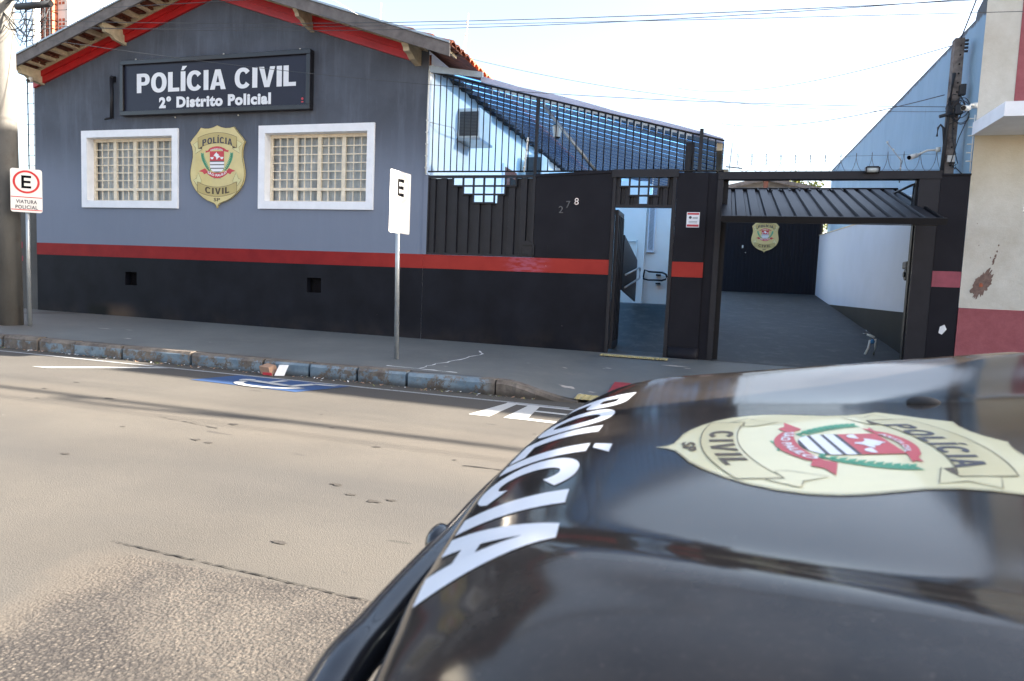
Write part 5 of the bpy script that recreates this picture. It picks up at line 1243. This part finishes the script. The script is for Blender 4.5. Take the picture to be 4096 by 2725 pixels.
cable((-10.3, -2.1, 4.74), (13, -2.1, 4.9), .66, .0035, 'cable just below the rising one, over the gable peak', 'cable_grey')
cable((-10.3, -2.1, 4.66), (13, -2.1, 3.72), .12, .003, 'thin cable running down across the roof to the right neighbour wall', 'cable_grey')
cable((-10.3, -2.1, 4.60), (2.78, .28, 3.72), .25, .004, 'service cable from the left pole to the old yard pole', 'cable_grey')
cable((-6.0, -.6, 5.15), (2.78, .28, 3.66), .38, .003, 'thin drop cable from the roof verge to the old yard pole', 'cable_grey')
cable((2.70, .30, 3.88), (-.1, 9.0, 5.6), .2, .006, 'cable rising from the old yard pole towards the rear left', 'cable_grey')
cable((2.74, .30, 4.50), (-1.5, 12.0, 7.4), .3, .005, 'upper thin cable from the old yard pole top towards the rear', 'cable_grey')
cable((2.84, .33, 4.6), (2.92, -.4, 5.4), .02, .008, 'twisted cable rising steeply from the top of the old yard pole')
cable((-5.35, -.57, 5.10), (-5.9, -2.1, 5.3), .0, .005, 'pale stay wire slanting across the right roof slope', 'plastic_white')

# ------------------------------------------------------------------ houses across the street (behind the photographer, seen in reflections)
for i, (x0, x1, mt, lb) in enumerate(((-14, -5, 'soffit', 'pale house across the street with dark windows'), (-4.6, 4.5, 'cream_render', 'cream house across the street with tiled roof'), (5, 15, 'plaster_brown', 'brown rendered house across the street'))):
    h = thing('opposite_house', ((x0+x1)/2, -17, 0), lb, 'building')
    bm = nb(); box(bm, x0, x1, -24, -17, 0, 3.5); ob('wall', bm, mt, h)
    bm = nb(); box(bm, x0, x1, -24, -16.6, 3.5, 3.62); prism(bm, [(x0, -16.5, 3.62), (x0, -24, 3.62), (x0, -20, 5.0)], (x1-x0, 0, 0)); ob('roof', bm, 'tile', h)
    for k in range(3):
        bm = nb(); xx = x0+1.2+k*2.6; box(bm, xx, xx+1.2, -16.99, -16.95, 1.1, 2.3); ob('window', bm, 'windscreen', h)
bm = nb(); sheet(bm, [-60, 60], [-17, -13.2], lambda x, y: .14+zr(max(-60, min(60, x)))*0+.0); tag(ob('opposite_sidewalk', bm, 'sidewalk'), kind='structure')

# ------------------------------------------------------------------ police car
VY = -9.0
car = thing('police_car', (-.3, VY, 0), 'dark grey police car with POLÍCIA lettering and gold shield on its bonnet', 'car')
def sst(a, b, t): t = max(0, min(1, (t-a)/(b-a))); return t*t*(3-2*t)
car.rotation_euler.z = R(5.0)
def xf(v): return -.336+.14*v*v+.25*max(0, abs(v)-.66)**1.5
def xrr(v): return .95-.27*(abs(v)/.86)**2
def hz(X, v):
    a = abs(v)
    zc = .965+.105*(X+.07)
    zo = .984+.145*X
    k_ = .42*max(X, -.2); w_ = sst(.405+k_, .535+k_, a) if v < 0 else sst(.33, .78, a)
    z = zc*(1-w_)+zo*w_
    z += .006*math.exp(-((a-.47-k_)/.05)**2)*(v < 0)
    if v < 0 and a > .56+k_: z -= .55*(a-.56-k_)**2
    if a > .74: z -= 1.6*(a-.74)**2
    d = X-xf(v)
    if d < .26: z -= .062*(1-max(d, 0)/.26)**2.8
    if d < .022: z -= .02*(1-max(d, 0)/.022)**2
    return z
def hood_pt(X, Y, off=0.0):
    v = Y-VY; z = hz(X, v)
    if off:
        e_ = .004; nx = -(hz(X+e_, v)-hz(X-e_, v))/(2*e_); ny = -(hz(X, v+e_)-hz(X, v-e_))/(2*e_); n_ = Vector((nx, ny, 1)).normalized()*off
        return (X+n_.x, Y+n_.y, z+n_.z)
    return (X, Y, z)
bm = nb(); NV, NU = 120, 90; G = []
for i in range(NV+1):
    v = -.90+1.80*i/NV; row = []
    a, b = xf(v), xrr(v)
    row.append(bm.verts.new((a+.012, VY+v, hz(a, v)-.03))); row.append(bm.verts.new((a-.004, VY+v, hz(a, v)-.012)))
    for j in range(NU+1):
        t = (j/NU)**1.35; X = a+(b-a)*t; row.append(bm.verts.new((X, VY+v, hz(X, v))))
    row.append(bm.verts.new((b+.002, VY+v, hz(b, v)-.03)))
    G.append(row)
for A, B_ in zip(G, G[1:]):
    for j in range(len(A)-1): bm.faces.new((A[j], A[j+1], B_[j+1], B_[j]))
hood = ob('hood', bm, 'car_paint', car, smooth=True)
# nose below the bonnet: grille, bumper, lamps
def strip(bm, prof, vs, side=1):
    """prof: list of (dx, z) relative to xf(v)"""
    R_ = [[bm.verts.new((xf(v)+dx, VY+v, z+.0)) for dx, z in prof(v)] for v in vs]
    for A, B_ in zip(R_, R_[1:]):
        for j in range(len(A)-1): bm.faces.new((A[j], A[j+1], B_[j+1], B_[j]))
vs = [-.74+1.48*i/60 for i in range(61)]
bm = nb(); strip(bm, lambda v: [(.03, hz(xf(v), v)-.035), (.01, hz(xf(v), v)-.045), (-.01, .80), (-.02, .70), (-.02, .56)], vs); ob('grille', bm, 'hole', car, smooth=True)
bm = nb()
for k in range(6): tube(bm, [(xf(v)-.03, VY+v, .77-.034*k) for v in vs[3:58]], .009, 6)
ob('grille_bars', bm, 'car_trim', car)
bm = nb(); 
def barz(v): return hz(xf(v), v)-.055
tube(bm, [(xf(v)-.024-.042*sst(-.05, .5, -v), VY+v, barz(v)-.012*sst(0, .5, -v)) for v in vs[1:-1]], .028, 14); ob('grille_bar', bm, 'car_trim', car)
bm = nb(); strip(bm, lambda v: [(-.02, .57), (-.10, .55), (-.13, .48), (-.12, .34), (-.05, .24), (.1, .20)], vs); ob('bumper', bm, 'car_paint', car, smooth=True)
for sgn in (-1, 1):
    bm = nb(); vv = [sgn*(.50+.24*i/10) for i in range(11)]
    strip(bm, lambda v: [(-.03, .80), (-.062, .78), (-.07, .70), (-.055, .61)], vv); ob('headlight', bm, 'frost', car, smooth=True)
bm = nb(); ball(bm, (-.385, VY-.045, .805), .026, .7, 1.5, .9); ob('tow_cap', bm, 'car_trim', car)
# body sides, wheels, cabin (mostly outside the frame)
bm = nb()
for sgn in (-1, 1):
    y = VY+sgn*.83; pts = [(.42, .88), (.6, .93), (1.1, 1.0), (4.2, 1.02), (4.25, .45), (3.95, .32), (3.86, .55), (3.6, .70), (3.3, .70), (3.05, .55), (2.95, .28), (1.15, .28), (1.05, .55), (.8, .70), (.5, .70), (.42, .66)]
    prism(bm, [(x, y, z) for x, z in pts], (0, -sgn*.05, 0))
box(bm, 4.18, 4.28, VY-.88, VY+.88, .35, 1.03, .03); box(bm, 1.0, 4.2, VY-.85, VY+.85, .26, .32)
ob('body', bm, 'car_paint', car)
bm = nb(); A = [(1.75, .62, 1.66), (3.9, .60, 1.64)]
prism(bm, [(1.72, VY-.62, 1.64), (3.85, VY-.62, 1.62), (3.85, VY-.62, 1.68), (1.8, VY-.62, 1.69)], (0, 1.24, 0)); ob('roof_panel', bm, 'car_paint', car)
bm = nb()
for sgn in (-1, 1):
    for (xa, xb, za, zb_) in ((.96, 1.74, 1.02, 1.66), (4.1, 3.86, 1.0, 1.64), (2.75, 2.75, 1.0, 1.64)): tube(bm, [(xa, VY+sgn*.82, za), (xb, VY+sgn*.62, zb_)], .035, 8)
ob('pillars', bm, 'car_paint', car)
bm = nb(); n = 16; prev = None
for i in range(n+1):
    v = -.82+1.64*i/n; cx_ = .10*(1-(v/.82)**2); a = (xrr(v)+.12, VY+v, hz(xrr(v), v)-.0); b = (1.76-cx_, VY+v*.76, 1.655)
    cur = (bm.verts.new(a), bm.verts.new(b))
    if prev: bm.faces.new((prev[0], cur[0], cur[1], prev[1]))
    prev = cur
ob('windscreen', bm, 'windscreen', car, smooth=True)
for sgn in (-1, 1):
    bm = nb(); y0, y1 = VY+sgn*.83, VY+sgn*.63; quad(bm, [(1.05, y0, 1.02), (4.05, y0, 1.02), (3.84, y1, 1.62), (1.76, y1, 1.64)]); ob('side_window', bm, 'windscreen', car)
    bm = nb(); box(bm, 1.20, 1.30, VY+sgn*.93-.06, VY+sgn*.93+.06, .99, 1.09, .025); tube(bm, [(1.26, VY+sgn*.83, 1.0), (1.26, VY+sgn*.9, 1.03)], .02, 6); ob('mirror', bm, 'car_paint', car)
bm = nb(); quad(bm, [(4.08, VY-.80, 1.02), (4.08, VY+.80, 1.02), (3.86, VY+.6, 1.62), (3.86, VY-.6, 1.62)]); ob('rear_window', bm, 'windscreen', car)
bm = nb(); box(bm, 2.4, 2.62, VY-.5, VY+.5, 1.70, 1.78, .02); ob('light_bar', bm, 'red_print', car)
for x in (.65, 3.45):
    for sgn in (-1, 1):
        bm = nb(); y = VY+sgn*.80; tube(bm, [(x, y-.11, .33), (x, y+.11, .33)], .33, 32); o = ob('wheel', bm, 'rubber', car)
        bm = nb(); ys_ = y+sgn*.112
        tube(bm, [(x, ys_-.004, .33), (x, ys_+.004, .33)], .2, 24)
        for q in range(5): a = 2*math.pi*q/5; tube(bm, [(x, ys_+sgn*.008, .33), (x+.18*math.cos(a), ys_+sgn*.008, .33+.18*math.sin(a))], .02, 6)
        ob('rim', bm, 'chrome', o)
bm = nb()
for i in range(24):
    q = [(-.84+1.68*(i+k)/24) for k in (0, 1)]
    quad(bm, [(xrr(q[0])+.004, VY+q[0], hz(xrr(q[0]), q[0])-.008), (xrr(q[1])+.004, VY+q[1], hz(xrr(q[1]), q[1])-.008), (xrr(q[1])+.12, VY+q[1], hz(xrr(q[1]), q[1])+.006), (xrr(q[0])+.12, VY+q[0], hz(xrr(q[0]), q[0])+.006)])
ob('cowl', bm, 'rubber', car, smooth=True)
# washer nozzle
bm = nb(); NX, NY = .41, VY+.335; p = hood_pt(NX, NY); ball(bm, p, .024, 1.25, .8, .5); ob('washer_nozzle', bm, 'rubber', car, smooth=True)
# lettering across the nose: P at the far side, A at the near side; tops towards the windscreen
HT = {'yc': VY+.02, 'w': 1.10}
def hood_text(bm, xb, xt, yc, W, off, H):
    for v in bm.verts:
        vy = yc-v.co.x*1.0; t = (v.co.y/H+.5)
        q_ = (vy-VY+.4)/.96; b_ = xb+.022*q_; t_ = xt+.035*q_
        X = xf(vy-VY)+b_+(t_-b_)*t; v.co = Vector(hood_pt(X, vy, off))
bm = caps_bm('POLÍCIA', 1.0, .2, .07); cut_grid(bm, .02); hood_text(bm, .022, .150, VY+.062, .99, .0012, .2); ob('hood_lettering', bm, 'white_print', car, smooth=True)
em = bpy.data.objects.new('hood_emblem', None); COL.objects.link(em); em.parent = car; em.location = Vector((.25, VY, 1.0))-Vector(car.location); em.empty_display_size = .1
KU, KV = .545, .335; EX, EY = .165, VY+.005
def hood_place(u, v, lay): return hood_pt(EX+v*KV, EY-u*KU, .0008+.0006*lay)
emblem(em, 'emblem_body', hood_place, .03, 0, True)
